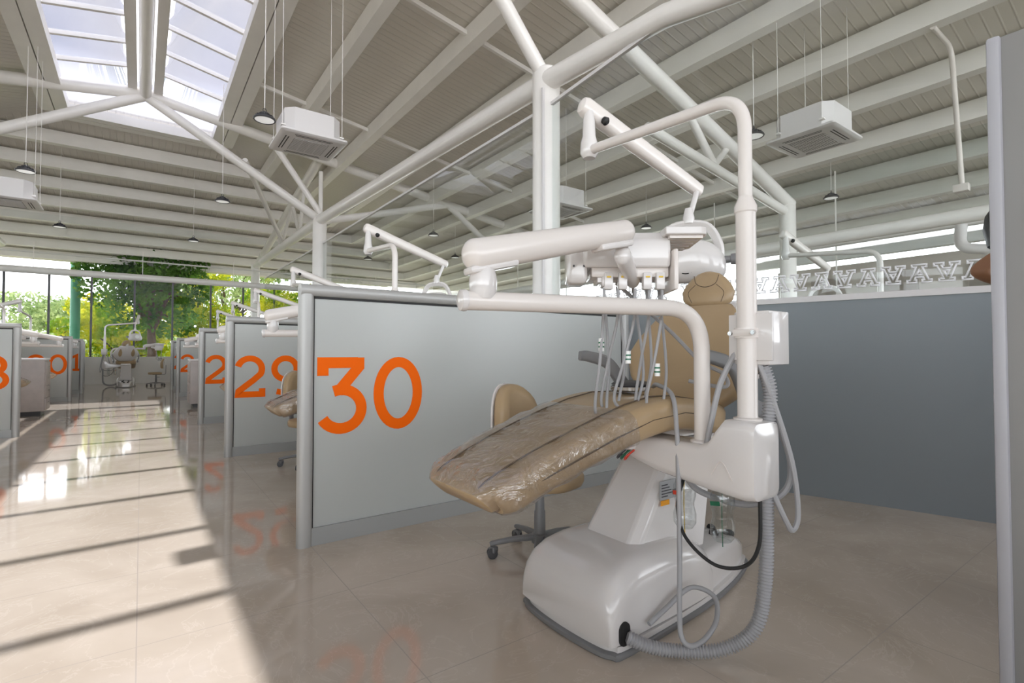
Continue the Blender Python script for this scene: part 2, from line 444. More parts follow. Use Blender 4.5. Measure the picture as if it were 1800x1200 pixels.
# ------------------------------------------------------------------ trusses, columns and beams
CX = 4.1
def T(bm, a, b, r, n=16): return tube(bm, [a, b], r, n)
def chord(a, b, r, lab): bm = new(); tube(bm, [a, b], r, 18); trim(bm, steel, lab)
for s in (1, -1):
    top15 = lambda x: V(s * x, 15, RZ - .22 - .155 * x)
    chord(top15(0), top15(13.2), .135, 'top chord tube of the far roof truss')
    chord(V(0, 15, RZ - .27), V(s * CX, 15, 4.9), .115, 'raking lower tube of the far roof truss')
    chord(V(s * (CX + .1), 15, 4.95), V(s * 2.85, 15, RZ - .75), .085, 'strut from column head to truss')
    chord(V(s * (CX + .1), 15, 4.9), V(s * 8.2, 15, RZ - 1.5), .1, 'raking tube of the side bay truss')
    chord(V(s * 8.2, 15, RZ - 1.5), V(s * 10.4, 15, 4.55), .1, 'raking tube of the side bay truss')
    mx_ = lambda v: V(s * v.x, v.y, v.z)
    c1, c2 = onY(1000, -12, 5), onY(1388, 360, 5)
    chord(mx_(c2), mx_(c1 + (c1 - c2) * .55), .125, 'long raking chord of the near roof truss')
    chord(mx_(onY(1137, 224, 5)), mx_(onY(1384, 374, 5)), .085, 'lower raking tube of the near side bay truss')
    chord(mx_(onY(1208, 195, 5)), mx_(onY(1254, 288, 5)), .065, 'V strut of the near side bay truss')
    chord(mx_(onY(1282, 255, 5)), mx_(onY(1256, 290, 5)), .055, 'V strut of the near side bay truss')
    chord(mx_(V(4.16, 5, 4.6)), mx_(onY(872, -20, 5)), .09, 'strut rising from the near column head')
def strut3(a, b, r, lab): bm = new(); tube(bm, [a, b], r, 14); trim(bm, steel, lab)
strut3((2.15, 15, 6.2), (4.1, 19.6, 4.95), .07, 'thin brace from truss to longitudinal beam')
strut3((CX, 15, 6.75), (CX, 25, 5.0), .13, 'raking tube from truss down to far column')
strut3((CX, 15, 6.3), (CX, 15, 4.9), .06, 'short post above column head')
for a, b in ((16.8, 17.4), (18.4, 17.4), (18.4, 20.2), (20.6, 20.2)):
    strut3((CX, a, 6.75 - .175 * (a - 15)), (CX, b, 4.93), .055, 'web strut between the two longitudinal tubes')
for s in (1, -1):
    bm = new()
    tube(bm, [(s * 4.05, 25, 4.97), (s * 4.08, 15, 4.9), (s * 4.15, 5, 4.57), (s * 3.96, 3.0, 4.28), (s * 4.5, .75, 4.1), (s * 4.6, YB, 4.1)], 1, 20, radii=[.14, .145, .13, .105, .1, .1])
    trim(bm, steel, 'long white tube beam joining the column heads')
def column(x, y, h, r, lab):
    bm = new(); lathe(bm, [(r + .06, 0), (r + .06, .02), (r, .021), (r, h - .02), (r * .9, h)], (x, y, 0), n=32)
    o = obj('steel_column', bm, steel, off=None); tag(o, lab, 'column', 'round white steel columns')
    return o
column(4.16, 5, 4.72, .175, 'thick round white steel column rising behind the nearest dental chair')
column(4.08, 15, 5.03, .19, 'round white steel column rising behind the right end of the partition 30 post')
column(4.05, 25, 5.05, .18, 'farthest round white steel column, beside the tree view above partition 28')
column(10.4, 5.0, 4.05, .15, 'round white steel column in the next bay, seen through glass above the grey wall')
bm = new(); tube(bm, [(10.4, YB, 3.25), (10.4, 5, 3.25), (10.4, 23, 3.25)], .115, 16); trim(bm, steel, 'side bay eaves tube')

# facade glass: far end
def wallbox(name, lo, hi, m): bm = new(); box(bm, lo, hi); return struct(name, bm, m)
wallbox('wall_far', (X0, YF, 0), (X1, YF + .15, .98), wwhite)
bm = new(); tube(bm, [(X0, YF, 3.92), (X1, YF, 3.92)], .12, 16); tube(bm, [(X0, YF + .1, 4.55), (X1, YF + .1, 4.55)], .03, 10)
for k in range(-12, 13, 3): tube(bm, [(k, YF, 3.95), (k, YF, 4.9)], .012, 6)
trim(bm, steel, 'white tube across the far glazing')
fm = new()
WN = 4
mull = [at(px, 600, 1) for px in (85, 160, 236, 303, 370, 427)]
xs = []
for px in (5, 85, 160, 236, 303, 370, 427):
    p = onY(px, 560, YF); xs.append(p.x)
step = (xs[-1] - xs[0]) / 6
allx = [xs[0] - step * k for k in range(8, 0, -1)] + xs + [xs[-1] + step * k for k in range(1, 8)]
allx = [x for x in allx if X0 < x < X1]
for x in allx: box(fm, (x - .03, YF - .02, .98), (x + .03, YF + .06, 3.9))
fr = tag(obj('window_4', fm, dark_p), label='far glazing with dark mullions', kind='structure')
bm = new(); box(bm, (X0, YF + .02, .98), (X1, YF + .032, rz(0, YF) - .3)); obj('pane', bm, farglass, fr)
# sides
for s, nm, k in ((1, 'wall_east', 5), (-1, 'wall_west', 6)):
    X = s * 12.6
    wallbox(nm, (X, YB, 0), (X + s * .15, YF, 1.0), wwhite)
    fm = new()
    for y in range(-4, 23, 3): box(fm, (X - .012, y - .012, 1.0), (X + .012, y + .012, 5.2))
    tube(fm, [(X, YB, 3.6), (X, YF, 3.6)], .1, 14)
    fr = tag(obj('window_%d' % k, fm, steel), label='side glazing with white frame', kind='structure')
    bm = new(); box(bm, (X - .006, YB, 1.0), (X + .006, YF, 5.35)); obj('pane', bm, glass, fr)
wallbox('wall_back', (X0, YB - .15, 0), (X1, YB, 1.0), wwhite)
fm = new()  # unseen glazing added above the low back wall to admit daylight
for x in range(-12, 13, 3): box(fm, (x - .03, YB - .1, 1.0), (x + .03, YB - .04, 5.4))
fr = tag(obj('window_9', fm, steel), label='unseen back glazing added to let daylight in', kind='structure')
bm = new(); box(bm, (X0, YB - .08, 1.0), (X1, YB - .07, 5.4)); obj('pane', bm, glass, fr)

# cubicle rear wall (blue grey) with ledge and glass
WL = [(4.56, .62), (4.48, .91), (4.15, 2.08), (3.92, 3.0), (4.08, 5.0), (4.08, 23.3)]
WL = [(4.62, .41), (3.90, 2.97), (4.08, 5.0), (4.08, 23.3)]
def strip(bm, line, z0, z1, t0, t1):
    pts = [Vector((x, y, 0)) for x, y in line]; nrm = []
    for i in range(len(pts)):
        a = pts[max(i - 1, 0)]; b = pts[min(i + 1, len(pts) - 1)]; d = (b - a).normalized(); nrm.append(Vector((d.y, -d.x, 0)))
    secs = [[p + n * t0 + V(0, 0, z0), p + n * t1 + V(0, 0, z0), p + n * t1 + V(0, 0, z1), p + n * t0 + V(0, 0, z1)] for p, n in zip(pts, nrm)]
    loft(bm, secs)
for s, nm in ((1, 'wall_right'), (-1, 'wall_left')):
    ln = WL if s == 1 else [(-x - .4, y) for x, y in WL]
    o = struct(nm, (lambda b: (strip(b, ln, 0, 1.50, 0, .1 * s), b)[1])(new()), wall_m)
    o = trim((lambda b: (strip(b, ln, 1.50, 1.545, -.012 * s, .115 * s), b)[1])(new()), ledge_m, 'white ledge on the blue grey cubicle wall')
    fr = tag(obj('window_%d' % (7 if s == 1 else 8), (lambda b: (strip(b, ln, 4.2, 4.24, .03 * s, .07 * s), b)[1])(new()), ledge_m), label='tall glass above the blue grey wall', kind='structure')
    obj('pane', (lambda b: (strip(b, ln, 1.545, 4.22, .045 * s, .055 * s), b)[1])(new()), glass, fr)
    if s == 1:
        WINR = fr
        bm = new(); box(bm, (3.985, 4.86, 1.55), (4.02, 4.885, 4.4)); obj('mullion', bm, ledge_m, fr)
# letter frieze on the glass
def ribbon(poly, w, closed=True):
    """outline ribbon quads around polyline"""
    n = len(poly); P = [Vector((a, b)) for a, b in poly]; out = []
    offs = []
    for i in range(n):
        a = P[i - 1] if (closed or i) else None; c = P[(i + 1) % n] if (closed or i < n - 1) else None
        d1 = (P[i] - a).normalized() if a is not None else None; d2 = (c - P[i]).normalized() if c is not None else None
        if d1 is None: d1 = d2
        if d2 is None: d2 = d1
        n1 = Vector((-d1.y, d1.x)); n2 = Vector((-d2.y, d2.x)); m = (n1 + n2)
        if m.length < 1e-4: m = n1
        m.normalize(); k = min(1 / max(m.dot(n1), .3), 2.2)
        offs.append(m * k * w / 2)
    m = n if closed else n - 1
    for i in range(m):
        j = (i + 1) % n
        out.append([P[i] + offs[i], P[j] + offs[j], P[j] - offs[j], P[i] - offs[i]])
    return out
A_out = [(-.5, 0), (-.5, .14), (-.38, .14), (-.13, .86), (-.3, .86), (-.3, 1), (.3, 1), (.3, .86), (.13, .86), (.38, .14), (.5, .14), (.5, 0), (.12, 0), (.12, .14), (.2, .14), (.15, .3), (-.15, .3), (-.2, .14), (-.12, .14), (-.12, 0)]
A_in = [(-.1, .44), (.1, .44), (0, .72)]
bm = new()
a0, b0 = Vector((4.62, .41, 0)), Vector((3.90, 2.97, 0)); c0 = Vector((4.08, 5.0, 0))
def frieze(bm, p, q, n0, n):
    d = (q - p).normalized(); nn = Vector((d.y, -d.x, 0))
    for i in range(n):
        c = p + d * (.1 + i * .148); fl = (i + n0) % 2
        if (c - p).length > (q - p).length - .06: break
        o = c + nn * .038 + V(0, 0, 1.60)
        for ring in (A_out, A_in):
            pts = [(x * .135, (y if fl else 1 - y) * .125) for x, y in ring]
            for quad in ribbon(pts, .0115):
                vs = [bm.verts.new(o + d * a + V(0, 0, b)) for a, b in quad]
                bm.faces.new(vs)
frieze(bm, a0, b0, 0, 40); frieze(bm, b0, c0, 1, 40)
obj('letter_frieze', bm, letterm, WINR, solid=.002)

# tall wall at the right edge
bm = new(); box(bm, (2.035, -2.4, 0), (2.14, .372, 2.03)); struct('wall_near', bm, near_m)
bm = new(); box(bm, (2.022, .36, 0), (2.15, .392, 2.035), .008); trim(bm, strip_m, 'white corner strip on the end of the near grey wall')

# ------------------------------------------------------------------ digits
def arc(cx, cy, rx, ry, a0, a1, n=18): return [(cx + rx * math.cos(R(a0 + (a1 - a0) * k / n)), cy + ry * math.sin(R(a0 + (a1 - a0) * k / n))) for k in range(n + 1)]
h_ = .075
GL = {
    '0': [(arc(.36, .5, .285, .425, 0, 360, 40)[:-1], True)],
    '1': [([(.12, .80), (.34, .925), (.34, .07)], False), ([(.06, .07), (.62, .07)], False)],
    '2': [(arc(.33, .67, .26, .255, 165, -28, 20) + [(.42, .42), (.10, .16), (.09, .075), (.60, .075), (.60, .21)], False)],
    '3': [([(.11, .76), (.11, .925), (.56, .925)], False), ([(.575, .99), (.575, .87), (.30, .545)], False), (arc(.345, .325, .265, .25, 112, -152, 26), False)],
    '5': [([(.58, .925), (.14, .925), (.12, .56)] + arc(.34, .33, .255, .26, 120, -150, 20), False)],
    '6': [(arc(.35, .32, .255, .245, 0, 360, 32)[:-1], True), ([(.095, .34), (.12, .55), (.24, .78), (.45, .90)], False)],
    '8': [(arc(.35, .71, .215, .215, 0, 360, 30)[:-1], True), (arc(.35, .29, .26, .22, 0, 360, 30)[:-1], True)],
    '9': [(arc(.35, .67, .255, .255, 0, 360, 32)[:-1], True), ([(.605, .66), (.61, .45), (.52, .2), (.35, .08), (.15, .12)], False)],
}
def digit(bm, ch, x, z, y, h):
    for si, (poly, cl) in enumerate(GL[ch]):
        y -= .0006 * (si > 0)
        for quad in ribbon([(a * h, b * h) for a, b in poly], .14 * h, cl):
            fs = []
            f = [bm.verts.new((x + p.x, y, z + p.y)) for p in quad]; g = [bm.verts.new((x + p.x, y - .003, z + p.y)) for p in quad]
            bm.faces.new(f); bm.faces.new(g[::-1])
            for k in range(4): bm.faces.new((f[k], f[(k + 1) % 4], g[(k + 1) % 4], g[k]))

def partition(num, y, x0, x1, side, lab):
    """x0 corridor end, x1 wall end"""
    s = 1 if x1 > x0 else -1
    r = empty('glass_partition', (x0, y, 0), lab, 'partition', 'numbered frosted partitions along the aisle')
    O = Vector((x0, y, 0)); H = 1.5
    bm = new(); sweep(bm, [(x0, y, 0), (x0, y, H - .03)], rrect(.07, .085, .033)); obj('post', bm, alu, r, O)
    bm = new(); sweep(bm, [(x1, y, 0), (x1, y, H - .03)], rrect(.07, .085, .033)); obj('post', bm, alu, r, O)
    bm = new(); sweep(bm, [(x0 - s * .035, y, H - .035), (x1 + s * .035, y, H - .035)], rrect(.085, .07, .033)); obj('top_rail', bm, alu, r, O)
    bm = new(); box(bm, (x0 + s * .036, y - .022, 0), (x1 - s * .036, y + .022, .10)); obj('kick_board', bm, base_m, r, O)
    bm = new(); box(bm, (x0 + s * .034, y - .012, .1), (x0 + s * .046, y + .012, H - .07)); box(bm, (x1 - s * .034, y - .012, .1), (x1 - s * .046, y + .012, H - .07))
    box(bm, (x0 + s * .036, y - .012, H - .082), (x1 - s * .036, y + .012, H - .068)); obj('gasket', bm, gasket, r, O)
    bm = new(); box(bm, (x0 + s * .044, y - .006, .1), (x1 - s * .044, y + .006, H - .08)); obj('glass_panel', bm, frost, r, O)
    bm = new(); hh = .46
    if s > 0: a = x0 + .045
    else: a = x0 - .735
    if num == '21': a += .12
    digit(bm, num[0], a, .62, y - .0065, hh)
    digit(bm, num[1], a + .355, .62, y - .0065, hh)
    o = obj('number', bm, orange, r, O, ang=20); o['label'] = 'orange number ' + num
    return r
PX = .765
partition('30', 3.08, PX, 3.45, 1, 'nearest frosted glass partition with the large orange number 30')
partition('29', 6.21, PX, 3.9, 1, 'frosted glass partition marked 29 in orange, second on the right')
partition('28', 9.34, PX, 3.9, 1, 'right-hand frosted glass partition directly beyond number 29, showing an orange 2')
partition('26', 15.6, PX, 3.9, 1, 'right-hand frosted glass partition just beyond the taupe cabinet, small orange number')
partition('25', 18.7, PX, 3.9, 1, 'farthest frosted glass partition on the right, near the window')
partition('18', 9.32, -1.33, -4.3, -1, 'left-hand frosted partition cut by the photo edge, orange digit 8 at its edge')
partition('20', 15.58, -1.33, -4.3, -1, 'left-hand frosted glass partition with the orange number 20 behind the cabinet')
partition('21', 18.4, -1.33, -4.3, -1, 'left-hand frosted glass partition with an orange 1 beside its post')
partition('22', 21.6, -1.52, -4.3, -1, 'farthest left frosted glass partition beside the low white end wall')

# ------------------------------------------------------------------ cabinets
def cabinet(x0, x1, y0, y1, h, lab, tap=None):
    r = empty('dental_cabinet', ((x0 + x1) / 2, (y0 + y1) / 2, 0), lab, 'cabinet'); O = Vector(r.location)
    bm = new(); box(bm, (x0, y0, .08), (x1, y1, h), .004); obj('body', bm, cab_m, r, O)
    bm = new(); box(bm, (x0 + .05, y0 + .04, 0), (x1 - .05, y1 - .04, .08)); obj('plinth', bm, dark_p, r, O)
    bm = new(); box(bm, (x0 - .015, y0 - .015, h), (x1 + .015, y1 + .015, h + .035), .006); obj('worktop', bm, ledge_m, r, O)
    fx = x1 if x1 < 0 else x0; s = 1 if x1 < 0 else -1
    for k in range(4):
        bm = new(); z = .10 + k * (h - .12) / 4; box(bm, (fx, y0 + .01, z), (fx + s * .018, y1 - .01, z + (h - .12) / 4 - .01), .003)
        d = obj('drawer', bm, cab_m, r, O)
        bm = new(); box(bm, (fx + s * .018, (y0 + y1) / 2 - .06, z + .12), (fx + s * .03, (y0 + y1) / 2 + .06, z + .13)); obj('handle', bm, chrome, d, O)
    if tap:
        bm = new(); tube(bm, bend([(tap[0], tap[1], h + .03), (tap[0], tap[1], h + .33), (tap[0] + .16, tap[1] - .02, h + .36), (tap[0] + .2, tap[1] - .02, h + .26)], .08), .012, 10)
        obj('tap', bm, chrome, r, O)
    return r
cabinet(-3.9, -1.38, 12.2, 12.75, .98, 'taupe drawer cabinet with pale worktop on the left of the aisle', (-2.05, 12.45))
cabinet(.81, 3.6, 12.2, 12.75, .95, 'taupe drawer cabinet standing on the right side of the aisle behind partition 28')

# ------------------------------------------------------------------ dental chair unit (built at the near cubicle)
def cushion(path, widths, thick, nrm_up, rnd=.04, n=6):
    """loft of rounded rectangles whose top follows path (side profile in XZ), centred on y=cy"""
    secs = []
    return secs
CY = 1.55
def chair(loc, lab, near=False, variant=0, group=None):
    O = Vector((1.9, 1.55, 0))
    r = empty('dental_chair', loc, lab, 'dental chair', group)
    def part(name, bm, m, parent=None, **k): return obj(name, bm, m, parent or r, O, **k)
    # --- base
    bm = new(); secs = []
    for z, g in ((0, 0), (.006, .006), (.02, .006), (.024, 0)):
        pl = []
        out = [(1.345, 1.55), (1.355, 1.72), (1.38, 1.80), (1.45, 1.825), (1.95, 1.79), (2.30, 1.735), (2.55, 1.66), (2.60, 1.60), (2.60, 1.51), (2.55, 1.45), (2.30, 1.37), (1.95, 1.31), (1.45, 1.275), (1.38, 1.30), (1.355, 1.38)]
        c = Vector((1.95, 1.55, 0))
        for p in spline([(a, b, 0) for a, b in out], 4, True):
            d = (p - c).normalized(); pl.append(p + d * g + V(0, 0, z))
        secs.append(pl)
    loft(bm, secs); part('base_plate', bm, grey_p)
    bm = new(); loft(bm, [[c + (p - c) * .975 + V(0, 0, dz) for p in secs[0]] for dz in (.024, .045)]); part('base_skirt', bm, plastic)
    bm = new(); secs = []
    prof = [(1.345, .10, .255), (1.35, .135, .262), (1.365, .175, .266), (1.395, .212, .266), (1.45, .243, .262), (1.55, .262, .256), (1.7, .268, .25), (1.85, .262, .242), (1.95, .245, .235), (2.02, .21, .228), (2.06, .15, .22)]
    for x, h, hw in prof:
        s = []; pts = rrect(2 * hw, 2 * h, min(.085, h * .8), 6)
        for a, b in pts: s.append(Vector((x + .02 * (a / hw) ** 2 * (1 if x < 1.5 else 0), CY + a, max(b, 0) * 1.0 + .05)))
        secs.append(s)
    loft(bm, secs); cov = part('base_cover', bm, plastic)
    # oval embossing and hole on the cover
    bm = new(); ring = spline([(1.42, CY + .17, .262), (1.5, CY + .10, .296), (1.62, CY - .02, .307), (1.55, CY - .14, .30), (1.43, CY - .12, .268)], 8)
    tube(bm, ring, .004, 8); part('embossed_ring', bm, plastic, cov)
    bm = new(); sweep(bm, [(1.43, CY - .2615, .085), (1.43, CY - .272, .085)], rrect(.055, .085, .027)); part('hose_opening', bm, rubber, cov)
    bm = new(); secs = []
    for x, h, hw in ((1.98, .16, .215), (2.1, .17, .20), (2.3, .165, .165), (2.42, .15, .14), (2.52, .11, .11), (2.56, .06, .09)):
        s = []
        for a, b in rrect(2 * hw, 2 * h, .04, 4): s.append(Vector((x, CY + a + (x - 2) * .04, max(b, 0) + .035)))
        secs.append(s)
    loft(bm, secs); rc = part('rear_cover', bm, plastic)
    for x, y, z in ((2.33, 1.50, .20), (2.42, 1.48, .183), (2.50, 1.52, .155), (2.49, 1.62, .158), (2.40, 1.64, .188)):
        bm = new(); lathe(bm, [(.022, -.01), (.024, .01), (.018, .022), (.004, .026)], (x, y, z), (.35, -.1, 1), 14); part('foot_button', bm, rubber, rc)
    # lift column
    bm = new()
    def sec(x0, x1, y0, y1, z): return [V(x0 + .04, y0, z), V(x1, y0, z), V(x1, y1, z), V(x0 + .04, y1, z), V(x0, y1 - .04, z), V(x0, y0 + .04, z)]
    loft(bm, [sec(1.56, 2.10, 1.40, 1.72, .22), sec(1.86, 2.20, 1.42, 1.70, .62), sec(1.90, 2.22, 1.42, 1.70, .74)]); lc = part('lift_column', bm, plastic, bev=.012)
    q = Vector((1.86, 1.4085, .50))
    bm = new(); box(bm, (1.79, 1.402, .475), (1.905, 1.406, .555)); rp = part('rating_plate', bm, label_g, lc)
    bm = new()
    for k in range(5): box(bm, (1.80, 1.4, .487 + k * .012), (1.84 + (k * 7 % 4) * .012, 1.402, .491 + k * .012))
    box(bm, (1.875, 1.4, .49), (1.895, 1.402, .512)); part('print', bm, label_b, rp)
    bm = new(); box(bm, (1.795, 1.4, .452), (1.85, 1.403, .473)); part('warning_sticker', bm, label_o, lc)
    bm = new(); box(bm, (1.62, 1.42, .70), (2.25, 1.68, .77), .02); part('seat_frame', bm, plastic)
    # --- seat / leg rest
    top = spline([(.868, 0, .64), (.91, 0, .675), (1.09, 0, .752), (1.35, 0, .835), (1.58, 0, .895), (1.78, 0, .915), (1.98, 0, .89), (2.16, 0, .855)], 5)
    def seat_secs(infl, x_end=None, wig=0):
        secs = []; N = len(top)
        for i, p in enumerate(top):
            if x_end and p.x > x_end: break
            a = top[max(i - 1, 0)]; b = top[min(i + 1, N - 1)]; d = (b - a).normalized(); up = V(-d.z, 0, d.x)
            t = (p.x - .868) / 1.28
            e0 = min(1, max(.0, (p.x - .862) / .11)); e1 = min(1, max(.0, (2.19 - p.x) / .15))
            rn = math.sqrt(max(0.02, 1 - (1 - e0) ** 2)) * math.sqrt(max(.02, 1 - (1 - e1) ** 2))
            hw = (.245 + .025 * min(1, t * 2)) * (.62 + .38 * rn) + infl; th = (.105 + .02 * min(1, t * 1.6)) * (.62 + .38 * rn) + infl * 2
            s = []
            for aa, bb in rrect(2 * hw, th, .036 + infl, 5):
                crown = (.014 * (1 - (aa / hw) ** 2)) if bb > 0 else -.01 * (1 - (aa / hw) ** 2)
                ww = wig * (math.sin(p.x * 71 + aa * 23) + math.sin(aa * 57 - p.x * 33))
                s.append(V(p.x, CY + aa, p.z) + up * (bb - th / 2 + crown + infl + ww))
            secs.append(s)
        return secs
    bm = new(); loft(bm, seat_secs(0)); seat = part('seat', bm, leather, ang=70)
    def topz(x, dy, up=.002):
        best = min(top, key=lambda p: abs(p.x - x)); i = top.index(best)
        j = i + 1 if best.x < x and i + 1 < len(top) else max(i - 1, 0)
        a, b = top[i], top[j]; t = (x - a.x) / (b.x - a.x) if abs(b.x - a.x) > 1e-6 else 0
        return a.z + (b.z - a.z) * t + .013 * (1 - (dy / .25) ** 2) + up
    bm = new()
    for dy in (-.165, .165):
        pts = [V(x, CY + dy * (.86 + .14 * min(1, (x - .87) / .4)), topz(x, dy) - (.012 if x < .88 else .003 if x < .9 else 0)) for x in [.875, .89, .91, .95, 1.0, 1.1, 1.25, 1.4, 1.55, 1.7, 1.85, 2.0, 2.1]]
        tube(bm, pts, .003, 6)
    sm = part('seam_piping', bm, seam_m, seat)
    bm = new()
    tube(bm, [V(x, CY - .268 + .03 * max(0, 1 - (x - .95) / .3), topz(x, .25, -.055)) for x in (.97, 1.05, 1.2, 1.4, 1.6, 1.8, 2.0)], .003, 6)
    part('side_stitching', bm, seam_m, seat)
    bm = new(); loft(bm, seat_secs(.006, 1.50, .0032), caps=False); part('plastic_sleeve', bm, film, seat, ang=80)
    # --- backrest (shield shape)
    TURN = Matrix.Translation(V(2.25, CY, 0)) @ Matrix.Rotation(R(12), 4, 'Z') @ Matrix.Translation(V(-2.25, -CY, 0))
    def turn(bm, m=None): bmesh.ops.transform(bm, matrix=m or TURN, verts=bm.verts)
    HTURN = Matrix.Translation(V(2.37, CY, 0)) @ Matrix.Rotation(R(26), 4, 'Z') @ Matrix.Translation(V(-2.37, -CY, 0))
    def shield(infl=0, th=.1, m=leather, name='backrest', parent=None, w=1.0, back=0.0):
        bm = new(); secs = []
        rows = [(.84, .14, .5), (.86, .19, .8), (.90, .24, 1), (.97, .30, 1), (1.04, .33, 1), (1.10, .332, 1), (1.16, .305, 1), (1.23, .25, 1), (1.30, .195, .9), (1.335, .165, .6)]
        for z, hw, tf in rows:
            x = 2.12 + (z - .85) * .45 + back
            s = []; d = V(.905, 0, -.425)
            for a, b in rrect(2 * hw * w, th * tf, th * tf * .42, 4):
                s.append(V(x, CY + a, z) + d * (b + th / 2 - .02 * (1 - (a / hw) ** 2) * (1 if b < 0 else 0) + -.055 * (abs(a) / hw) ** 2))
            secs.append(s)
        loft(bm, secs); turn(bm); return part(name, bm, m, parent, ang=70)
    br = shield()
    sh = shield(0, .035, plastic, 'back_shell', br, 1.03, .095)
    for s in (-1, 1):
        bm = new(); z0 = V(2.40, 0, 1.15)
        secs = []
        for z, hw in ((1.00, .02), (1.05, .045), (1.13, .05), (1.2, .03), (1.24, .012)):
            x = 2.12 + (z - .85) * .45 + .125 + .02
            secs.append([V(x + b, CY + s * .17 + a, z) for a, b in rrect(2 * hw, .02, .008, 2)])
        loft(bm, secs); turn(bm); part('shell_pad', bm, leather, sh)
    bm = new()
    xb = lambda z: 2.12 + (z - .85) * .45 - .014
    for s in (-1, 1):
        tube(bm, spline([V(xb(.93), CY + s * .16, .93), V(xb(1.02) - .0, CY + s * .185, 1.02), V(xb(1.1), CY + s * .13, 1.12), V(xb(1.2), CY + s * .07, 1.2), V(xb(1.3), CY + s * .10, 1.31)], 6), .003, 6)
    tube(bm, spline([V(xb(.99), CY - .19, .99), V(xb(1.0), CY, 1.0), V(xb(.99), CY + .19, .99)], 6), .003, 6)
    turn(bm); part('stitching', bm, seam_m, br)
    # --- headrest
    bm = new(); secs = []
    for z, hw, tf in ((1.335, .055, .4), (1.345, .095, .75), (1.375, .122, 1), (1.42, .130, 1), (1.46, .112, 1), (1.495, .085, .85), (1.52, .055, .6), (1.53, .025, .35)):
        s = []
        for a, b in rrect(2 * hw, .085 * tf, .04 * tf, 5): s.append(V(2.33 + (z - 1.33) * .35 + b + .045 - .02 * (1 - (a / hw) ** 2) * (b < 0), CY + a, z))
        secs.append(s)
    loft(bm, secs); turn(bm, HTURN); hr = part('headrest', bm, leather, ang=80)
    bm = new()
    tube(bm, spline([V(2.345, CY - .06, 1.50), V(2.318, CY - .045, 1.455), V(2.308, CY, 1.437), V(2.318, CY + .045, 1.455), V(2.345, CY + .06, 1.50)], 5), .0018, 6)
    for s in (-1, 1): tube(bm, spline([V(2.315, CY + s * .05, 1.45), V(2.315, CY + s * .085, 1.41), V(2.325, CY + s * .07, 1.36)], 5), .0016, 6)
    turn(bm, HTURN); part('headrest_seam', bm, seam_m, hr)
    bm = new(); sweep(bm, [(2.40, CY, 1.20), (2.43, CY, 1.42)], rrect(.07, .02, .008)); turn(bm); part('headrest_bar', bm, plastic, hr)
    # --- armrests: curved horns
    for s in (1, -1):
        bm = new()
        pts = spline([V(2.30, CY + s * .31, .84), V(2.16, CY + s * .33, .88), V(2.08, CY + s * .345, .97), V(2.0, CY + s * .35, 1.05), V(1.86, CY + s * .35, 1.085), V(1.80, CY + s * .35, 1.088)], 5)
        rr = [1.0, 1.0] + [1.05 - .45 * k / (len(pts) - 3) for k in range(len(pts) - 2)]
        sweep(bm, pts, rrect(.04, .08, .018), rr); part('armrest', bm, grey_p)
    # --- utility box
    bm = new(); secs = []
    for y, zt, zb, xa, xb_ in ((.905, .80, .62, 1.70, 1.80), (.92, .86, .60, 1.665, 1.83), (.95, .868, .595, 1.655, 1.84), (1.03, .866, .60, 1.655, 1.84), (1.06, .83, .603, 1.655, 1.84), (1.09, .785, .605, 1.655, 1.84), (1.13, .765, .61, 1.655, 1.84), (1.33, .762, .63, 1.66, 1.83), (1.45, .762, .66, 1.66, 1.83)):
        s = []
        for a, b in rrect(xb_ - xa, zt - zb, .03, 4): s.append(V((xa + xb_) / 2 + a, y, (zt + zb) / 2 + b))
        secs.append(s)
    loft(bm, secs); ub = part('utility_box', bm, plastic)
    bm = new(); tube(bm, spline([V(1.652, .99, .66), V(1.65, 1.03, .72), V(1.65, 1.07, .67)], 5), .002, 5); part('box_groove', bm, arm_m, ub)
    for k, (c, y) in enumerate(((red_m, 1.43), (dgreen, 1.45), (label_b, 1.47))):
        bm = new(); tube(bm, spline([V(1.66, y, .70), V(1.62, y + .01, .675), V(1.64, y + .03, .66), V(1.68, y + .03, .69)], 5), .004, 6); part('wire', bm, c, ub)
    # --- light pole and arms
    px, py = 1.745, .985
    bm = new(); lathe(bm, [(.048, .862), (.048, .872), (.036, .875), (.034, .88), (.034, 1.60), (.038, 1.605), (.038, 1.625), (.027, 1.65), (.024, 1.66)], (px, py, 0), n=28); pole = part('light_pole', bm, arm_m)
    ae = V(1.83, 1.86, 2.13)
    bm = new(); tube(bm, bend([(px, py, 1.62), (px, py, 2.03), ae], .13, 12), .024, 18); upper = part('pole_arm', bm, arm_m, pole)
    bm = new(); box(bm, (px - .045, py - .04, 1.16), (px + .045, py - .03 + .06, 1.185), .004); lathe(bm, [(.042, 1.155), (.042, 1.19)], (px, py, 0), n=24); cl = part('clamp', bm, arm_m, pole)
    for dx in (-.055, .055):
        bm = new(); lathe(bm, [(.008, 0), (.008, .012)], (px + dx * .4 - .03, py + dx, 1.172), (-1, 0, 0), 8)
        part('clamp_screw', bm, chrome, pole)
    bm = new(); box(bm, (px + .01, py - .075, 1.06), (px + .15, py + .055, 1.25), .005); box(bm, (px + .0, py - .09, 1.075), (px + .012, py + .07, 1.24), .003); part('junction_box', bm, plastic, pole)
    bm = new(); lathe(bm, [(.03, 2.09), (.045, 2.115), (.042, 2.17), (.034, 2.20), (.030, 2.28), (.022, 2.33)], (ae.x, ae.y, 0), n=20); jt = part('swivel_joint', bm, plastic, upper)
    s0, s1 = V(ae.x - .01, ae.y + .02, 2.36), V(2.66, 1.81, 2.08)
    bm = new(); d = (s1 - s0).normalized()
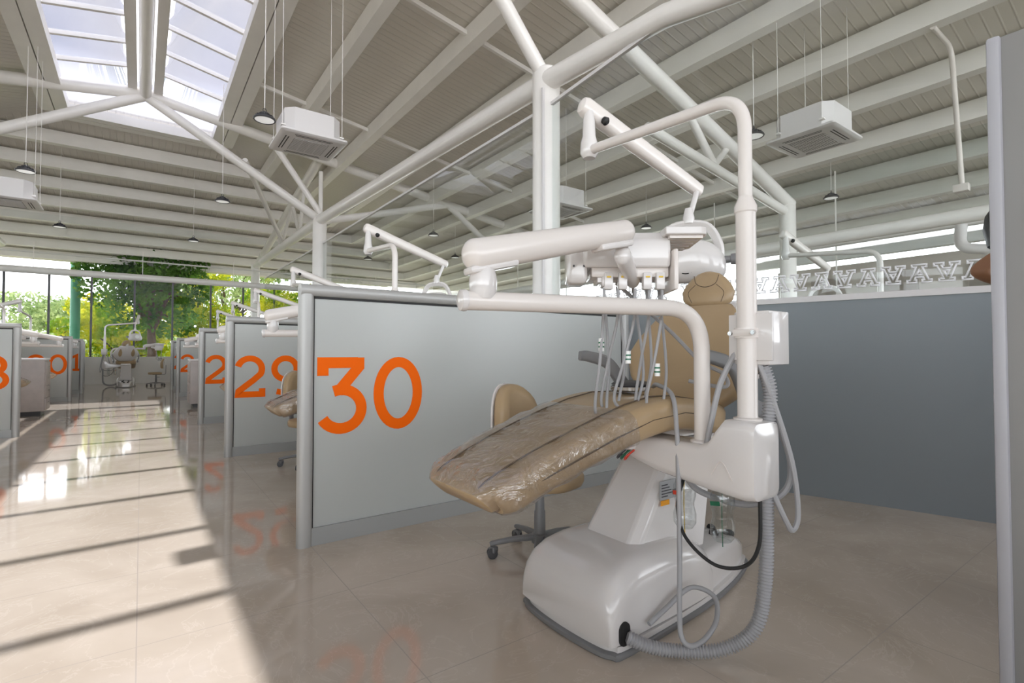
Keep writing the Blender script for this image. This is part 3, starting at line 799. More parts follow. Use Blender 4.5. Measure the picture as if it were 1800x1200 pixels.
    sweep(bm, [s0 - d * .03, s0 - d * .02, s0, s0 + d * .1, s1 - d * .05, s1 + d * .03, s1 + d * .045], rrect(.08, .10, .036), [.35, .8, 1, 1, .85, .8, .35]); sa = part('spring_arm', bm, arm_m, upper)
    bm = new(); lathe(bm, [(.018, 0), (.022, .02), (.012, .03)], s0 + V(.09, -.045, -.06), (.2, -.6, -.5), 14); part('tension_knob', bm, rubber, sa)
    # lamp: stem, yoke, head
    lh = V(2.56, 1.79, 1.63)
    bm = new(); tube(bm, [s1 + V(-.02, -.02, -.03), lh + V(0, 0, .24)], .016, 12); lathe(bm, [(.03, 0), (.034, .03), (.02, .09)], lh + V(0, 0, .22), n=14)
    yk = spline([lh + V(.10, -.135, -.0), lh + V(.09, -.13, .10), lh + V(.05, -.07, .205), lh + V(-.05, .07, .205), lh + V(-.09, .13, .10), lh + V(-.10, .135, 0)], 6)
    sweep(bm, yk, rrect(.05, .025, .01)); lamp = part('lamp_yoke', bm, plastic, r)
    ax = V(-.85, -.52, -.10).normalized(); sd_ = V(.52, -.85, 0).normalized()
    bm = new(); secs = []
    for t, k in ((-.08, .25), (-.075, .5), (-.055, .85), (-.02, 1), (.02, 1), (.05, .9), (.065, .7), (.07, .3)):
        s = []; up = sd_.cross(ax) * -1
        if up.z < 0: up = -up
        for a in range(28):
            an = 2 * PI * a / 28; ca, sa_ = math.cos(an), math.sin(an)
            s.append(lh + ax * -t * 1.3 + sd_ * (.20 * k * math.copysign(abs(ca) ** .8, ca)) + up * (.125 * k * math.copysign(abs(sa_) ** .85, sa_) - .04 * k * ca * ca))
        secs.append(s)
    loft(bm, secs); head = part('lamp_head', bm, plastic, lamp)
    bm = new()
    for k, rr in enumerate((.03, .045, .06)):
        for j in range(3):
            a0 = 200 + j * 48; pts = []
            for q in range(5):
                an = R(a0 + q * 9); pts.append(lh + ax * .093 + sd_ * (rr * math.cos(an) - .01) + up * (rr * math.sin(an) - .012))
            tube(bm, pts, .003, 5)
    part('vent_slots', bm, rubber, head)
    bm = new(); lathe(bm, [(.02, 0), (.02, .03), (.03, .034), (.032, .06), (.018, .068)], lh + sd_ * .19, sd_, 16); part('lamp_handle', bm, grey_p, head)
    bm = new(); lathe(bm, [(.06, 0), (.06, .012), (.05, .018)], lh - ax * .095, -ax, 20); part('lamp_lens', bm, lens_m, head)
    if variant:
        lamp_off = V(0, 0, 0)
    # --- delivery arm
    if variant == 0:
        t1 = V(.80, 1.345, 1.262); q0 = V(.80, 1.34, 1.395); q1 = V(1.41, 1.255, 1.54); tc_ = V(1.57, 1.40, 1.50)
    else:
        t1 = V(1.75, 2.05, 1.262); q0 = V(1.75, 2.05, 1.36); q1 = V(1.78, 2.45, 1.42); tc_ = V(1.78, 2.45, 1.36)
    bm = new(); tube(bm, bend([(1.735, 1.16, .76), (1.735, 1.16, 1.27), t1], .17, 12), .03, 20); lathe(bm, [(.045, .755), (.045, .77), (.033, .775)], (1.735, 1.16, 0), n=24); da = part('delivery_tube', bm, arm_m)
    d = (t1 - V(1.735, 1.16, 1.27)).normalized()
    bm = new(); lathe(bm, [(.033, 0), (.034, .006), (.032, .018), (.02, .024)], t1, d, 24); part('end_cap', bm, plastic, da)
    bm = new(); lathe(bm, [(.033, 0), (.042, .025), (.044, .06), (.036, .10), (.034, .12)], V(q0.x, q0.y, 1.268) + V(.055, -.006, 0) * (1 if variant == 0 else 0), n=24); part('pivot_joint', bm, plastic, da)
    bm = new(); d = (q1 - q0).normalized()
    capsule(bm, q0 + d * .03, q1, .052, .043, 24); sp = part('balance_arm', bm, arm_m, da)
    bm = new(); box(bm, (-.06, -.035, -.012), (.11, .035, .012), .01); bmesh.ops.transform(bm, matrix=Matrix.Translation(q0 + d * .06 + V(0, 0, -.045)) @ d.to_track_quat('X', 'Z').to_matrix().to_4x4(), verts=bm.verts)
    part('arm_cover', bm, plastic, sp)
    bm = new(); box(bm, (-.10, -.035, -.012), (.05, .035, .012), .01); bmesh.ops.transform(bm, matrix=Matrix.Translation(q1 - d * .03 + V(0, 0, -.045)) @ d.to_track_quat('X', 'Z').to_matrix().to_4x4(), verts=bm.verts)
    part('arm_cover', bm, plastic, sp)
    # --- instrument tray. local axes: a along width, b depth away
    A = V(.80, -.60, 0) if variant == 0 else V(1, 0, 0)
    B = V(.60, .80, 0) if variant == 0 else V(0, 1, 0)
    Mx = Matrix((A, B, V(0, 0, 1.22))).transposed().to_4x4(); Mx.translation = tc_
    def tp(name, bm, m, parent=None, **k):
        bmesh.ops.transform(bm, matrix=Mx, verts=bm.verts); return part(name, bm, m, parent, **k)
    bm = new(); secs = []
    for a in (-.175, -.165, .155, .165):
        e = .85 if a in (-.175, .165) else 1
        secs.append([V(a, y * e, z * e) for y, z in ((-.09, -.055), (-.10, -.02), (-.095, .03), (-.06, .06), (.10, .065), (.13, .045), (.13, -.055))])
    loft(bm, secs); tray = tp('tray_body', bm, plastic, bev=.006)
    bm = new(); box(bm, (-.235, -.08, -.105), (-.155, .06, .05), .018, 3); tf = tp('tray_side_panel', bm, plastic, tray)
    for x in (-.21, -.17):
        bm = new(); lathe(bm, [(.004, 0), (.004, .003)], (x, -.0805, -.05), (0, -1, 0), 8)
        tp('panel_screw', bm, dark_p, tray)
    bm = new(); box(bm, (-.14, -.07, -.085), (.16, .10, -.05), .006); tp('tray_underside', bm, arm_m, tray)
    bm = new(); box(bm, (-.10, -.075, -.115), (-.055, .0, -.08), .006); box(bm, (-.115, -.06, -.1), (-.10, .06, -.075)); tp('holder_flap', bm, plastic, tray)
    for a in (-.075, -.02, .075, .125):
        bm = new(); box(bm, (a - .017, -.085, -.125), (a + .017, -.045, -.07), .005)
        hd = tp('instrument_holder', bm, plastic, tray)
        bm = new(); box(bm, (a - .008, -.088, -.088), (a + .008, -.084, -.083)); tp('holder_mark', bm, yellow, hd)
    bm = new(); secs = []
    for y, z, x0, x1 in ((-.16, -.065, .20, .235), (-.12, -.03, .17, .245), (-.02, 0, .165, .25), (.08, -.01, .165, .245)):
        secs.append([V(x0 - .0, y, z - .10), V(x0 + .014, y, z - .10), V(x0 + .014, y, z + .04), V(x0, y, z + .04)])
    bm2 = new(); box(bm2, (.165, -.12, -.13), (.185, .10, .0), .009); tp('tray_side_handle', bm2, arm_m, tray); bm.free()
    # side shelf with ribbed underside
    bm = new(); sweep(bm, [V(.165, -.03, .053), V(.40, -.03, .060)], rrect(.012, .012, .004)) if 0 else None
    prism(bm, [(.13, -.14), (.26, -.14), (.285, -.13), (.295, -.10), (.31, .14), (.29, .17), (.13, .17)], (V(0, 0, .040), V(1, 0, 0), V(0, 1, 0), V(0, 0, 1)), .024)
    shf = tp('side_shelf', bm, plastic, tray, bev=.004)
    bm = new()
    for k in range(5): box(bm, (.15, -.12 + k * .055, .031), (.275, -.09 + k * .055, .041))
    tp('shelf_ribs', bm, arm_m, shf)
    bm = new(); capsule(bm, V(-.045, -.20, -.035), V(.035, .0, -.085), .031, .029, 20); tube(bm, [V(-.045, -.195, -.03), V(-.045, -.17, .06)], .023, 14); tp('tray_handle', bm, plastic, tray)
    # hoses
    hs = [(-.09, -.05), (-.035, .02), (.03, -.02), (.085, .03), (.135, -.03)]
    for k, (a, b) in enumerate(hs):
        bot = .78 + .035 * ((k * 37) % 5) / 4 if variant == 0 else .8
        w_ = .035 + .02 * ((k * 13) % 3)
        bm = new()
        x1_ = a - .03 + .012 * ((k * 7) % 5); zb = tc_.z
        pts = [V(a, -.065, -.12), V(a - .004, -.06, -.22), V(a - w_ * .6, -.03 + b, -.36), V(a - w_, b, (bot + .10 - zb) / 1.22), V(a - w_ * .3 + .02, b + .03, (bot + .055 - zb) / 1.22), V(a + w_ * .6, b + .06, (bot + .14 - zb) / 1.22), V(a + w_ * .5 + .02, .06, -.35), V(a + .02, .07, -.1)]
        tube(bm, spline(pts, 7), .006, 8); hz_ = tp('instrument_hose', bm, hose_m, tray)
        if k in (0, 2, 4):
            bm = new(); z = -.30 - .02 * k
            lathe(bm, [(.011, -.02), (.011, .02)], (a - w_ * .35, -.045 + b * .4, z), n=12); cc = tp('hose_connector', bm, lens_m, hz_)
            bm = new(); lathe(bm, [(.0118, -.009), (.0118, -.004)], (a - w_ * .35, -.045 + b * .4, z), n=12); lathe(bm, [(.0118, .004), (.0118, .009)], (a - w_ * .35, -.045 + b * .4, z), n=12); tp('green_ring', bm, dgreen, hz_)
    # --- side hoses
    def hose(name, pts, rad, m, n=8): bm = new(); tube(bm, spline(pts, 8), rad, n); return part(name, bm, m)
    hose('pipe_loop', [V(px + .02, py - .03, 1.07), V(px + .05, py - .06, .95), V(1.86, .89, .72), V(1.88, .88, .54), V(1.86, .89, .48), V(1.83, .90, .52), V(1.80, .93, .62)], .0095, hose_m)
    hose('pipe_loop', [V(px + .05, py - .02, 1.06), V(px + .09, py - .04, .9), V(1.89, .91, .72), V(1.88, .93, .60), V(1.84, 1.05, .535), V(1.78, 1.2, .56), V(1.75, 1.25, .62)], .012, hose_m)
    hose('suction_pipe', [V(1.77, 1.02, 1.14), V(1.72, 1.07, 1.0), V(1.70, 1.10, .85), V(1.70, 1.12, .76)], .011, hose_m)
    hose('suction_pipe', [tc_ + V(.06, .1, -.1), V(1.80, 1.36, 1.2), V(1.84, 1.24, 1.07), V(1.86, 1.15, 1.02), V(1.84, 1.13, .97), V(1.78, 1.25, .99)] if variant == 0 else [V(1.8, 1.2, 1.1), V(1.82, 1.15, 1.0), V(1.8, 1.2, .95)], .008, hose_m)
    # corrugated drain hose
    path = spline([V(px + .045, py - .035, 1.055), V(px + .06, py - .05, .95), V(1.80, .95, .75), V(1.80, .95, .55), V(1.785, .95, .30), V(1.75, .97, .14), V(1.68, 1.05, .055), V(1.58, 1.15, .035), V(1.49, 1.22, .05), V(1.43, 1.27, .08)], 34)
    P2 = [path[0]]; S2 = [.02]; stp = .0028; acc = 0
    for a_, b_2 in zip(path[:-1], path[1:]):
        L_ = (b_2 - a_).length; t_ = stp - acc
        while t_ < L_:
            P2.append(a_.lerp(b_2, t_ / L_)); S2.append(.0245 if len(P2) % 4 in (0, 1) else .0178); t_ += stp
        acc = L_ - (t_ - stp)
    bm = new(); tube(bm, P2, 1.0, 12, radii=S2); part('corrugated_hose', bm, hose_m, ang=80)
    # bottles and black cable
    for x, y, c in ((1.775, 1.27, red_m), (1.76, 1.095, dgreen)):
        bm = new(); lathe(bm, [(.015, .66), (.016, .63), (.034, .595), (.043, .57), (.043, .53), (.036, .505), (.036, .49), (.044, .46), (.043, .425), (.030, .405), (.005, .415)], (x, y, 0), n=20); b_ = part('bottle', bm, petm)
        bm = new(); sweep(bm, [(x - .0445, y - .016, .552), (x - .0445, y + .022, .545)], rrect(.002, .016, .0008, 1)); part('bottle_label', bm, c, b_)
        bm = new(); tube(bm, spline([V(x, y, .62), V(x - .005, y, .5), V(x + .004, y + .003, .38)], 5), .0018, 5); part('dip_tube', bm, yellow if c is red_m else dgreen, b_)
    hose('power_cable', [V(1.70, 1.22, .62), V(1.66, 1.22, .52), V(1.64, 1.17, .42), V(1.65, 1.06, .355), V(1.69, .97, .37), V(1.71, .93, .45), V(1.72, .93, .60)], .0065, rubber)
    return r
unit_group = 'dental chairs in the cubicles'
hero = chair((1.9, 1.55, 0), 'nearest tan dental chair, plastic film on its foot end, white overhead lamp arm', near=True)
HT = tree(hero)
def place(x, y, rz_, lab):
    c = dup(HT); c.location = (x, y, 0); c.rotation_euler = (0, 0, rz_); c['label'] = lab; c['group'] = unit_group; return c
RIGHTLAB = ['tan dental chair foot poking out between partitions 30 and 29', 'dental chair in the cubicle between partitions 29 and 28, small foot end showing', 'dental chair between partition 28 and the right-hand cabinet', 'dental chair beyond the right-hand cabinet, tiny tan foot end in front of a numbered panel', 'dental chair behind the second farthest partition on the right']
for k, lb in zip(range(1, 6), RIGHTLAB): place(1.9, 1.55 + 3.13 * k, 0, lb)
LEFTLAB = {2: 'dental chair nearest on the left, only its lamp arms above the cut-off partition', 3: 'left-hand dental chair in front of the taupe cabinet, foot end beside the 8 partition', 4: 'left-hand dental chair between the cabinet and partition 20', 5: 'left-hand dental chair between partitions 20 and 21'}
for k, lb in LEFTLAB.items(): place(-2.45, 1.55 + 3.13 * k, PI, lb)
place(1.9 + 3.66, 1.55 + .8, 0, 'dental chair beyond the blue grey wall, lamp and arms seen through lettered glass')
farc = chair((-.41, 21.3, 0), 'far dental chair seen from behind before the tree window, lamp raised', variant=1)
farc.rotation_euler = (0, 0, -PI / 2)

# ------------------------------------------------------------------ foot pedal lying on the seat
r = empty('foot_pedal', (1.80, 1.57, .932), 'round silver and black foot control lying on the nearest chair seat, grey cord attached', 'foot control'); O = Vector((1.80, 1.57, .932))
bm = new(); lathe(bm, [(.078, 0), (.09, .005), (.092, .018), (.084, .024)], O, n=36); obj('pedal_base', bm, chrome, r, O)
bm = new(); lathe(bm, [(.080, .024), (.086, .03), (.07, .042), (.02, .046)], O, n=36); obj('pedal_cap', bm, dark_p, r, O)
bm = new()
tube(bm, spline([O + V(.06, -.08, .02), V(1.80, 1.42, .965), V(1.74, 1.30, .93), V(1.68, 1.235, .80), V(1.655, 1.21, .60), V(1.63, 1.19, .35), V(1.60, 1.17, .15), V(1.585, 1.15, .08), V(1.60, 1.12, .06), V(1.67, 1.11, .07), V(1.77, 1.13, .10), V(1.83, 1.18, .15), V(1.78, 1.25, .17), V(1.64, 1.265, .12), V(1.55, 1.268, .09)], 8), .0095, 10)
obj('pedal_cord', bm, hose_m, r, O)

# ------------------------------------------------------------------ stools
def stool(loc, rot, lab):
    r = empty('dental_stool', loc, lab, 'stool', rz=rot)
    # local: back at -x
    bm = new(); secs = []
    for z, k in ((.385, .82), (.39, .95), (.41, 1.0), (.44, 1.0), (.455, .95), (.462, .7)):
        secs.append([V(a * k + .03, b * k, z) for a, b in rrect(.40, .42, .17, 6)])
    loft(bm, secs); obj('seat', bm, leather, r, ang=60)
    bm = new(); secs = []
    for x, k in ((-.245, .85), (-.24, .96), (-.225, 1), (-.19, 1), (-.17, .93), (-.165, .7)):
        o = []
        pts = [(-.17, -.15)] + [(.17 * -math.cos(R(a)), .0 + .17 * math.sin(R(a))) for a in range(0, 181, 15)] + [(.17, -.15), (.145, -.17), (-.145, -.17)]
        secs.append([V(x - .12 * (a / .145) ** 2 * -.3 , a * k, .755 + b * k) for a, b in pts])
    loft(bm, secs); bk = obj('backrest', bm, leather, r, ang=60)
    bm = new(); secs = []
    for x, k in ((-.262, .9), (-.255, 1.02), (-.243, 1.02)):
        pts = [(-.17, -.15)] + [(.17 * -math.cos(R(a)), .0 + .17 * math.sin(R(a))) for a in range(0, 181, 15)] + [(.17, -.15), (.145, -.17), (-.145, -.17)]
        secs.append([V(x + .036 * (a / .145) ** 2, a * k, .755 + b * k) for a, b in pts])
    loft(bm, secs); obj('back_shell', bm, plastic, bk)
    bm = new(); sweep(bm, bend([(-.02, 0, .375), (-.27, 0, .375), (-.28, 0, .70)], .06), rrect(.05, .016, .006)); obj('back_bracket', bm, grey_p, r)
    bm = new(); lathe(bm, [(.032, .10), (.03, .24), (.026, .245), (.022, .38)], n=18); box(bm, (-.1, -.02, .28), (.0, .02, .295), .006); box(bm, (-.08, -.08, .37), (.1, .08, .386)); obj('gas_lift', bm, grey_p, r)
    bm = new(); lathe(bm, [(.045, .07), (.045, .115), (.03, .12)], n=18)
    for k in range(5):
        a = R(72 * k + 12); d = V(math.cos(a), math.sin(a), 0)
        sweep(bm, [d * .03 + V(0, 0, .10), d * .15 + V(0, 0, .094), d * .265 + V(0, 0, .078), d * .275 + V(0, 0, .075)], rrect(.04, .03, .012), [1.1, .9, .75, .6])
    ft = obj('star_base', bm, grey_p, r)
    for k in range(5):
        a = R(72 * k + 12); d = V(math.cos(a), math.sin(a), 0); s = V(-d.y, d.x, 0)
        bm = new()
        for q in (-1, 1): lathe(bm, [(.012, -.008), (.028, -.007), (.028, .007), (.012, .008)], d * .262 + V(0, 0, .0285) + s * .013 * q, s, 16)
        cs = obj('caster', bm, dark_p, ft)
        bm = new(); box(bm, (-.02, -.02, .03), (.02, .02, .062), .008); bmesh.ops.translate(bm, verts=bm.verts, vec=d * .255); obj('caster_hood', bm, grey_p, cs)
    return r
stool((1.78, 2.20, 0), R(-74), 'tan dental stool with rounded back between the nearest chair and partition 30')
stool((1.36, 5.3, 0), R(-65), 'tan dental stool beside partition 29, its back edge next to the partition 30 post')
stool((.42, 21.35, 0), R(180), 'small far dental stool beside the far dental chair by the window')

# ------------------------------------------------------------------ pendant lamps
def pendant_build():
    r = empty('pendant_lamp', (0, 0, 4.6), '', 'lamp', 'black high bay pendant lamps')
    bm = new(); lathe(bm, [(.055, .02), (.15, .01), (.158, -.01), (.15, -.022), (.135, -.022), (.135, -.012)], n=32); obj('rim', bm, dark_p, r)
    bm = new(); lathe(bm, [(.10, .015), (.095, .04), (.07, .05), (.065, .085), (.03, .095), (.02, .11)], n=24)
    for k in range(16):
        a = 2 * PI * k / 16; d = V(math.cos(a), math.sin(a), 0)
        box(bm, (-.002, -.002, 0), (.002, .002, .001)) if 0 else None
        sweep(bm, [d * .06 + V(0, 0, .05), d * .12 + V(0, 0, .03)], rrect(.004, .035, .001, 1))
    obj('heat_sink', bm, dark_p, r)
    bm = new(); lathe(bm, [(.133, -.010), (.133, -.016), (.05, -.02), (.01, -.02)], n=28); obj('lens', bm, glow, r)
    bm = new(); tube(bm, spline([V(-.02, 0, .10), V(-.02, 0, .14), V(0, 0, .16), V(.02, 0, .14), V(.02, 0, .10)], 5), .006, 6); obj('hook', bm, dark_p, r)
    return r
pl = pendant_build(); PT = tree(pl); first = [True]
cords = {}
def pendant(px, py, lab):
    p = onZ(px, py, 4.6)
    if first[0]: o = pl; first[0] = False
    else: o = dup(PT)
    o.location = p; o['label'] = lab
    top = rz(p.x, p.y) - .02; bm = new()
    tube(bm, [(0, 0, .155), (0, 0, top - 4.6)], .007, 6); obj('cord', bm, steel, o)
for a in ((465, 209, 'black pendant lamp just left of the nearest ceiling air conditioner'), (391, 353, 'black pendant lamp hanging left of the branching tube truss'), (340, 423, 'small black pendant lamp above the big tree, lowest of its row'),
          (45, 300, 'black pendant lamp at the far left, higher of two'), (105, 398, 'small black pendant lamp at the left, lower of two'),
          (1325, 238, 'bright-lensed pendant lamp right of the curved lamp pole'), (1461, 347, 'pendant lamp below the right-hand air conditioner, above the tube beam'),
          (762, 413, 'small pendant lamp seen through glass above partition 30'), (1136, 400, 'tiny pendant lamp above the instrument tray'), (800, 452, 'tiny pendant lamp just left of the thick balance arm joint'), (647, 455, 'tiny pendant lamp left of the lamp arm above partition 30')):
    pendant(*a)

# ------------------------------------------------------------------ ceiling cassettes
def cassette(px, py, z, lab, rot=0):
    p = onZ(px, py, z)
    r = empty('ceiling_air_conditioner', p, lab, 'air conditioner', 'white cassette air conditioners', rot)
    bm = new(); c = .12; o = .40
    poly = [(-o + c, -o), (o - c, -o), (o, -o + c), (o, o - c), (o - c, o), (-o + c, o), (-o, o - c), (-o, -o + c)]
    prism(bm, poly, (V(0, 0, .035), V(1, 0, 0), V(0, 1, 0), V(0, 0, 1)), .35); obj('body', bm, ledge_m, r, bev=.006)
    bm = new(); secs = [[V(a, b, z) for a, b in rrect(w, w, .05, 4)] for w, z in ((.80, -.012), (.90, -.006), (.95, .01), (.95, .035))]; loft(bm, secs); fp = obj('face_panel', bm, ledge_m, r)
    bm = new(); box(bm, (-.25, -.25, -.016), (.25, .25, -.010))
    gr = obj('grille', bm, louv, fp)
    bm = new()
    for k in range(17): box(bm, (-.24, -.24 + k * .03 - .004, -.020), (.24, -.24 + k * .03 + .004, -.015))
    for k in (-.12, 0, .12): box(bm, (k - .006, -.25, -.021), (k + .006, .25, -.015))
    obj('louvre', bm, ledge_m, gr)
    for k in range(4):
        bm = new(); M4 = Matrix.Rotation(PI / 2 * k, 4, 'Z')
        box(bm, (-.27, -.375, -.0135), (.27, -.360, -.0095)); box(bm, (-.25, -.335, -.0145), (.25, -.322, -.0105)); bmesh.ops.transform(bm, matrix=M4, verts=bm.verts)
        obj('air_slot', bm, rubber, fp)
    bm = new()
    for sx_, sy in ((1, 1), (1, -1), (-1, 1), (-1, -1)):
        tp_ = rz(p.x + sx_ * .4, p.y + sy * .4) - z
        tube(bm, [(sx_ * .43, sy * .3, .1), (sx_ * .43, sy * .3, tp_)], .0045, 6); box(bm, (sx_ * .39, sy * .3 - .03, .11), (sx_ * .45, sy * .3 + .03, .13))
    obj('hanging_rods', bm, steel, r)
    return r
cassette(541, 257, 4.3, 'white ceiling air conditioner nearest, hanging above the aisle at upper left')
cassette(1430, 250, 4.2, 'white ceiling air conditioner at upper right seen through the glass')
cassette(12, 355, 4.0, 'white ceiling air conditioner cut by the left photo edge')
cassette(985, 372, 4.0, 'white ceiling air conditioner half hidden behind the thick column')

# ------------------------------------------------------------------ conduit with box
r = empty('electrical_conduit', onX(1690, 330, 9.9), 'thin cream conduit with a small box, hanging at upper right', 'conduit'); O = Vector(r.location)
bm = new(); tube(bm, bend([onX(1672, 84, 9.9) + V(-.85, 0, 0), onX(1672, 84, 9.9), onX(1691, 325, 9.9)], .22, 8), .035, 10); obj('pipe', bm, arm_m, r, O)
bm = new(); box(bm, O + V(-.06, -.09, -.06), O + V(.06, .09, .05), .005); obj('switch_box', bm, arm_m, r, O)

# ------------------------------------------------------------------ person partly hidden behind the near wall
def figure():
    me = bpy.data.meshes.new('body'); r = empty('person', (2.72, .40, 0), 'person standing behind the near grey wall edge, bent bare elbow and dark hair showing', 'person')
    o0 = Vector((2.74, .38, 0)); fw = V(-.60, .80, 0).normalized(); sdv = V(1, 0, 0)
    vd = V(1.37, .24, 0).normalized()           # depth direction
    lt = V(-vd.y, vd.x, 0)                     # screen-left direction
    hd = V(*at(1788, 404, 2.15))
    el = V(*at(1712, 478, 2.1)); base = V(*at(1845, 600, 2.2)); base.z = 0
    J = {}
    def P(n, v): J[n] = v; return v
    P('pel', base + V(0, 0, .93)); P('ab', base + V(0, 0, 1.10)); P('ch', base + V(0, 0, 1.32)); P('nk', hd + V(.01, -.01, -.13)); P('hb', hd + V(0, 0, -.04)); P('ht', hd + V(0, 0, .07))
    P('sl', base + lt * .03 - vd * .17 + V(0, 0, 1.40)); P('sr', base + vd * .17 + V(0, 0, 1.40))
    P('el', el); P('wl', hd + V(.05, -.14, .02) - vd * .04); P('hl', hd + V(.07, -.16, .10))
    P('er', base + vd * .22 + V(0, 0, 1.12)); P('wr', base + vd * .2 + V(.0, 0, .88)); P('hr', base + vd * .2 + V(0, 0, .80))
    for s, sg in (('l', -1), ('r', 1)):
        P('hp' + s, base + vd * .10 * sg + V(0, 0, .86)); P('kn' + s, base + vd * .11 * sg + V(0, 0, .48)); P('an' + s, base + vd * .11 * sg + V(0, 0, .08)); P('to' + s, base + vd * .11 * sg - lt * .16 + V(0, 0, .035))
    names = list(J); E = [('pel', 'ab'), ('ab', 'ch'), ('ch', 'nk'), ('nk', 'hb'), ('hb', 'ht'), ('ch', 'sl'), ('sl', 'el'), ('el', 'wl'), ('wl', 'hl'), ('ch', 'sr'), ('sr', 'er'), ('er', 'wr'), ('wr', 'hr'),
         ('pel', 'hpl'), ('hpl', 'knl'), ('knl', 'anl'), ('anl', 'tol'), ('pel', 'hpr'), ('hpr', 'knr'), ('knr', 'anr'), ('anr', 'tor')]
    rad = dict(pel=.12, ab=.11, ch=.12, nk=.05, hb=.075, ht=.085, sl=.055, el=.042, wl=.027, hl=.035, sr=.055, er=.042, wr=.027, hr=.035, hpl=.085, knl=.055, anl=.038, tol=.035, hpr=.085, knr=.055, anr=.038, tor=.035)
    me.from_pydata([J[n] - Vector(r.location) for n in names], [(names.index(a), names.index(b)) for a, b in E], [])
    me.materials.append(skin); o = bpy.data.objects.new('body', me); link(o, r)
    m = o.modifiers.new('skin', 'SKIN'); m.use_smooth_shade = True
    for i, n in enumerate(names):
        o.data.skin_vertices[0].data[i].radius = (rad[n], rad[n])
    o.data.skin_vertices[0].data[0].use_root = True
    s = o.modifiers.new('sub', 'SUBSURF'); s.levels = 2; s.render_levels = 2
    Oq = Vector(r.location)
    bm = new(); lathe(bm, [(.02, .135), (.07, .12), (.10, .07), (.108, .01), (.095, -.06), (.06, -.09)], hd + V(-.0, .0, .0), (0, 0, 1), 20); obj('hair', bm, hair, r, Oq)
    bm = new(); secs = []
    for z, a, b in ((.86, .16, .20), (1.0, .145, .19), (1.2, .15, .2), (1.36, .15, .22), (1.42, .12, .2), (1.46, .06, .08)):
        secs.append([base + V(0, 0, z) + lt * (a * math.cos(t)) + vd * (b * math.sin(t)) for t in [2 * PI * k / 20 for k in range(20)]])
    loft(bm, secs); obj('shirt', bm, cloth, r, Oq)
    for s, sg in (('l', -1), ('r', 1)):
        bm = new(); tube(bm, [J['hp' + s] + V(0, 0, .05), J['kn' + s], J['an' + s]], 1, 14, radii=[.10, .075, .06]); obj('trouser_leg', bm, cloth, r, Oq)
figure()

# ------------------------------------------------------------------ outside: trees, pole, neighbour
def blob_leaves(bm, c, rx, rz_, n, size):
    for _ in range(n):
        while True:
            p = V(random.uniform(-1, 1), random.uniform(-1, 1), random.uniform(-1, 1))
            if .25 < p.length < 1: break
        p = p * (p.length ** -.35); q = V(p.x * rx, p.y * rx, p.z * rz_) + c
        a = V(random.gauss(0, 1), random.gauss(0, 1), random.gauss(0, 1)).normalized(); b = a.cross(V(random.gauss(0, 1), random.gauss(0, 1), random.gauss(0, 1))).normalized()
        s = size * random.uniform(.6, 1.4)
        vs = [bm.verts.new(q + a * s), bm.verts.new(q + b * s * .5), bm.verts.new(q - a * s), bm.verts.new(q - b * s * .5)]
        bm.faces.new(vs)
def make_tree(px, D, h, crown, m, leafn, size, lab, trunk_h=.35, seedv=1, lean=0, spread=1):
    random.seed(seedv)
    p = at(px, 620, D); base = V(p.x, p.y, -.12)
    r = empty('tree', base, lab, 'tree', 'trees outside the far glazing')
    bm = new(); br = []
    th = h * trunk_h
    tube(bm, spline([V(0, 0, 0), V(.1, .05, th * .5), V(lean * .3, 0, th)], 5), 1, 10, radii=None) if 0 else None
    sweep(bm, [V(0, 0, 0), V(.05, 0, th * .5), V(lean * .2, 0, th)], circ(1, 10), [.03 * h, .024 * h, .02 * h])
    cs = []
    for k in range(crown[2]):
        a = 2 * PI * k / crown[2] + random.uniform(-.4, .4); rr = crown[0] * random.uniform(.25, .72) * spread
        c = V(math.cos(a) * rr + lean * .5, math.sin(a) * rr, h - crown[1] + random.uniform(-.75, .6) * crown[1]); cs.append(c)
        sweep(bm, spline([V(lean * .2, 0, th * .9), (V(lean * .2, 0, th) + c) * .5 + V(0, 0, .1 * h * random.uniform(-.3, .6)), c], 4), circ(1, 6), [(.013 - .0012 * j) * h for j in range(9)])
    obj('trunk', bm, bark, r)
    bm = new()
    for c in cs: blob_leaves(bm, c, crown[0] * random.uniform(.34, .5), crown[1] * random.uniform(.3, .5), leafn // crown[2], size)
    f = obj('foliage', bm, m, r, ang=180)
    return r
make_tree(265, 24.5, 8.2, (2.9, 3.0, 16), leaf_dark, 13000, .12, 'big dense dark green tree filling the middle of the far window', .3, 3)
make_tree(215, 29, 4.6, (3.4, 2.0, 12), leaf_yel, 9000, .13, 'bright yellow green bush tree behind the far dental chair', .2, 5)
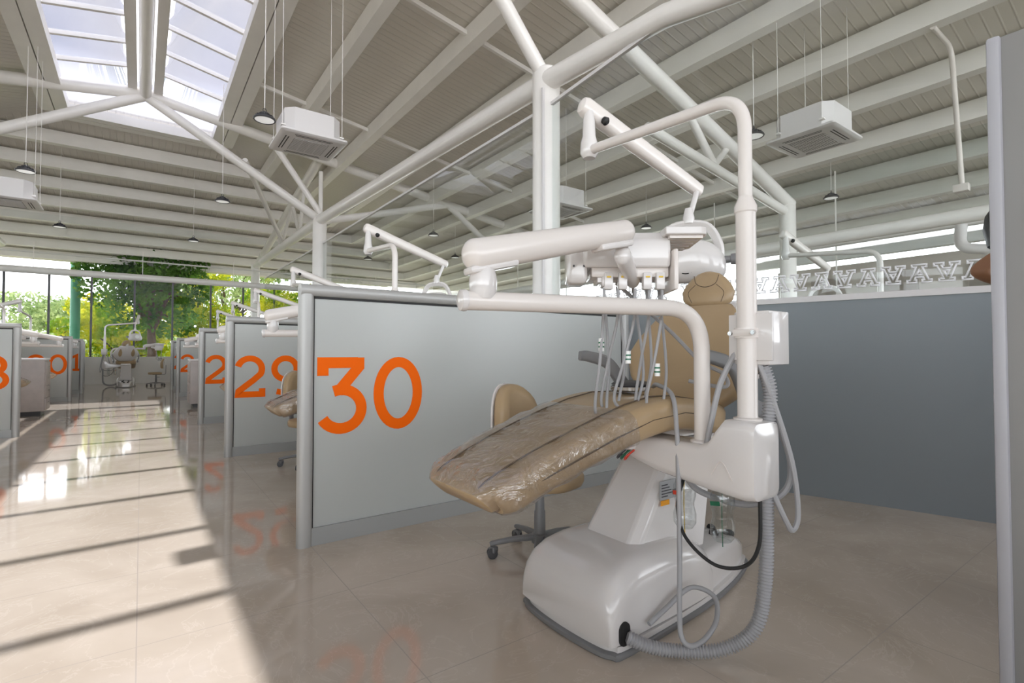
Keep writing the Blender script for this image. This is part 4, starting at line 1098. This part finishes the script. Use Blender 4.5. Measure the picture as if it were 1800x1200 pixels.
make_tree(330, 28.5, 6.8, (2.6, 2.4, 12), leaf_yel, 6500, .12, 'yellow green tree at the right of the big dark tree', .35, 8)
make_tree(400, 36, 8.2, (5.0, 2.0, 14), leaf_pale, 6000, .15, 'pale airy tree above the partition 28 rail', .4, 11)
make_tree(110, 42, 6.1, (5.0, 1.5, 14), leaf_pale, 6000, .17, 'pale spreading tree behind the green post', .45, 14)
make_tree(500, 34, 6.2, (4.0, 1.9, 10), leaf_yel, 5000, .14, 'light green tree beside the farthest column', .35, 17)
random.seed(21)
bm = new()
for k in range(60):
    px = -60 + k * 13; D = random.uniform(58, 72); c = at(px, 620, D); c.z = random.uniform(.5, 2.0)
    blob_leaves(bm, c, 4.2, 3.0, 330, .30)
tag(obj('tree_line', bm, leaf_pale, ang=180), label='distant pale green woodland behind the window', cat='trees', kind='stuff')
p = at(131, 600, 23.9)
bm = new(); lathe(bm, [(.20, 0), (.19, .2), (.185, 9)], (p.x, p.y, -.12), n=20); tag(obj('green_post', bm, green_m), 'tall green steel post outside the far window', 'post')

# neighbour building on the right
r = empty('neighbour_building', (19, 3, -.03), 'low beige building with white metal roof seen through the right-hand glass', 'building'); O = Vector(r.location)
bm = new(); box(bm, (18, -6, -.03), (24, 9, 3.9)); obj('wall', bm, bwall, r, O)
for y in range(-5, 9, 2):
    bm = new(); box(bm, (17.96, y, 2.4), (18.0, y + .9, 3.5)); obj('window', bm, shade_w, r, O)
bm = new(); loft(bm, [[V(17.3, y, 4.0), V(24.5, y, 6.2), V(24.5, y, 6.35), V(17.3, y, 4.15)] for y in (-8, 9.6)]); obj('roof', bm, roofw, r, O)
bm = new(); box(bm, (17.1, -8, 3.95), (17.35, 9.6, 4.2), .03); g = obj('gutter', bm, roofw, r, O)
# own roof valley gutter and pipe near the wall edge
r = empty('rain_pipe', onX(1700, 430, 12.4), 'thick white rain pipe elbow beside the near wall edge', 'pipe'); O = Vector(r.location)
bm = new(); tube(bm, bend([onX(1690, 395, 12.4), onX(1686, 436, 12.4), onX(1790, 440, 12.4)], .2, 8), .095, 14); obj('pipe', bm, ledge_m, r, O)
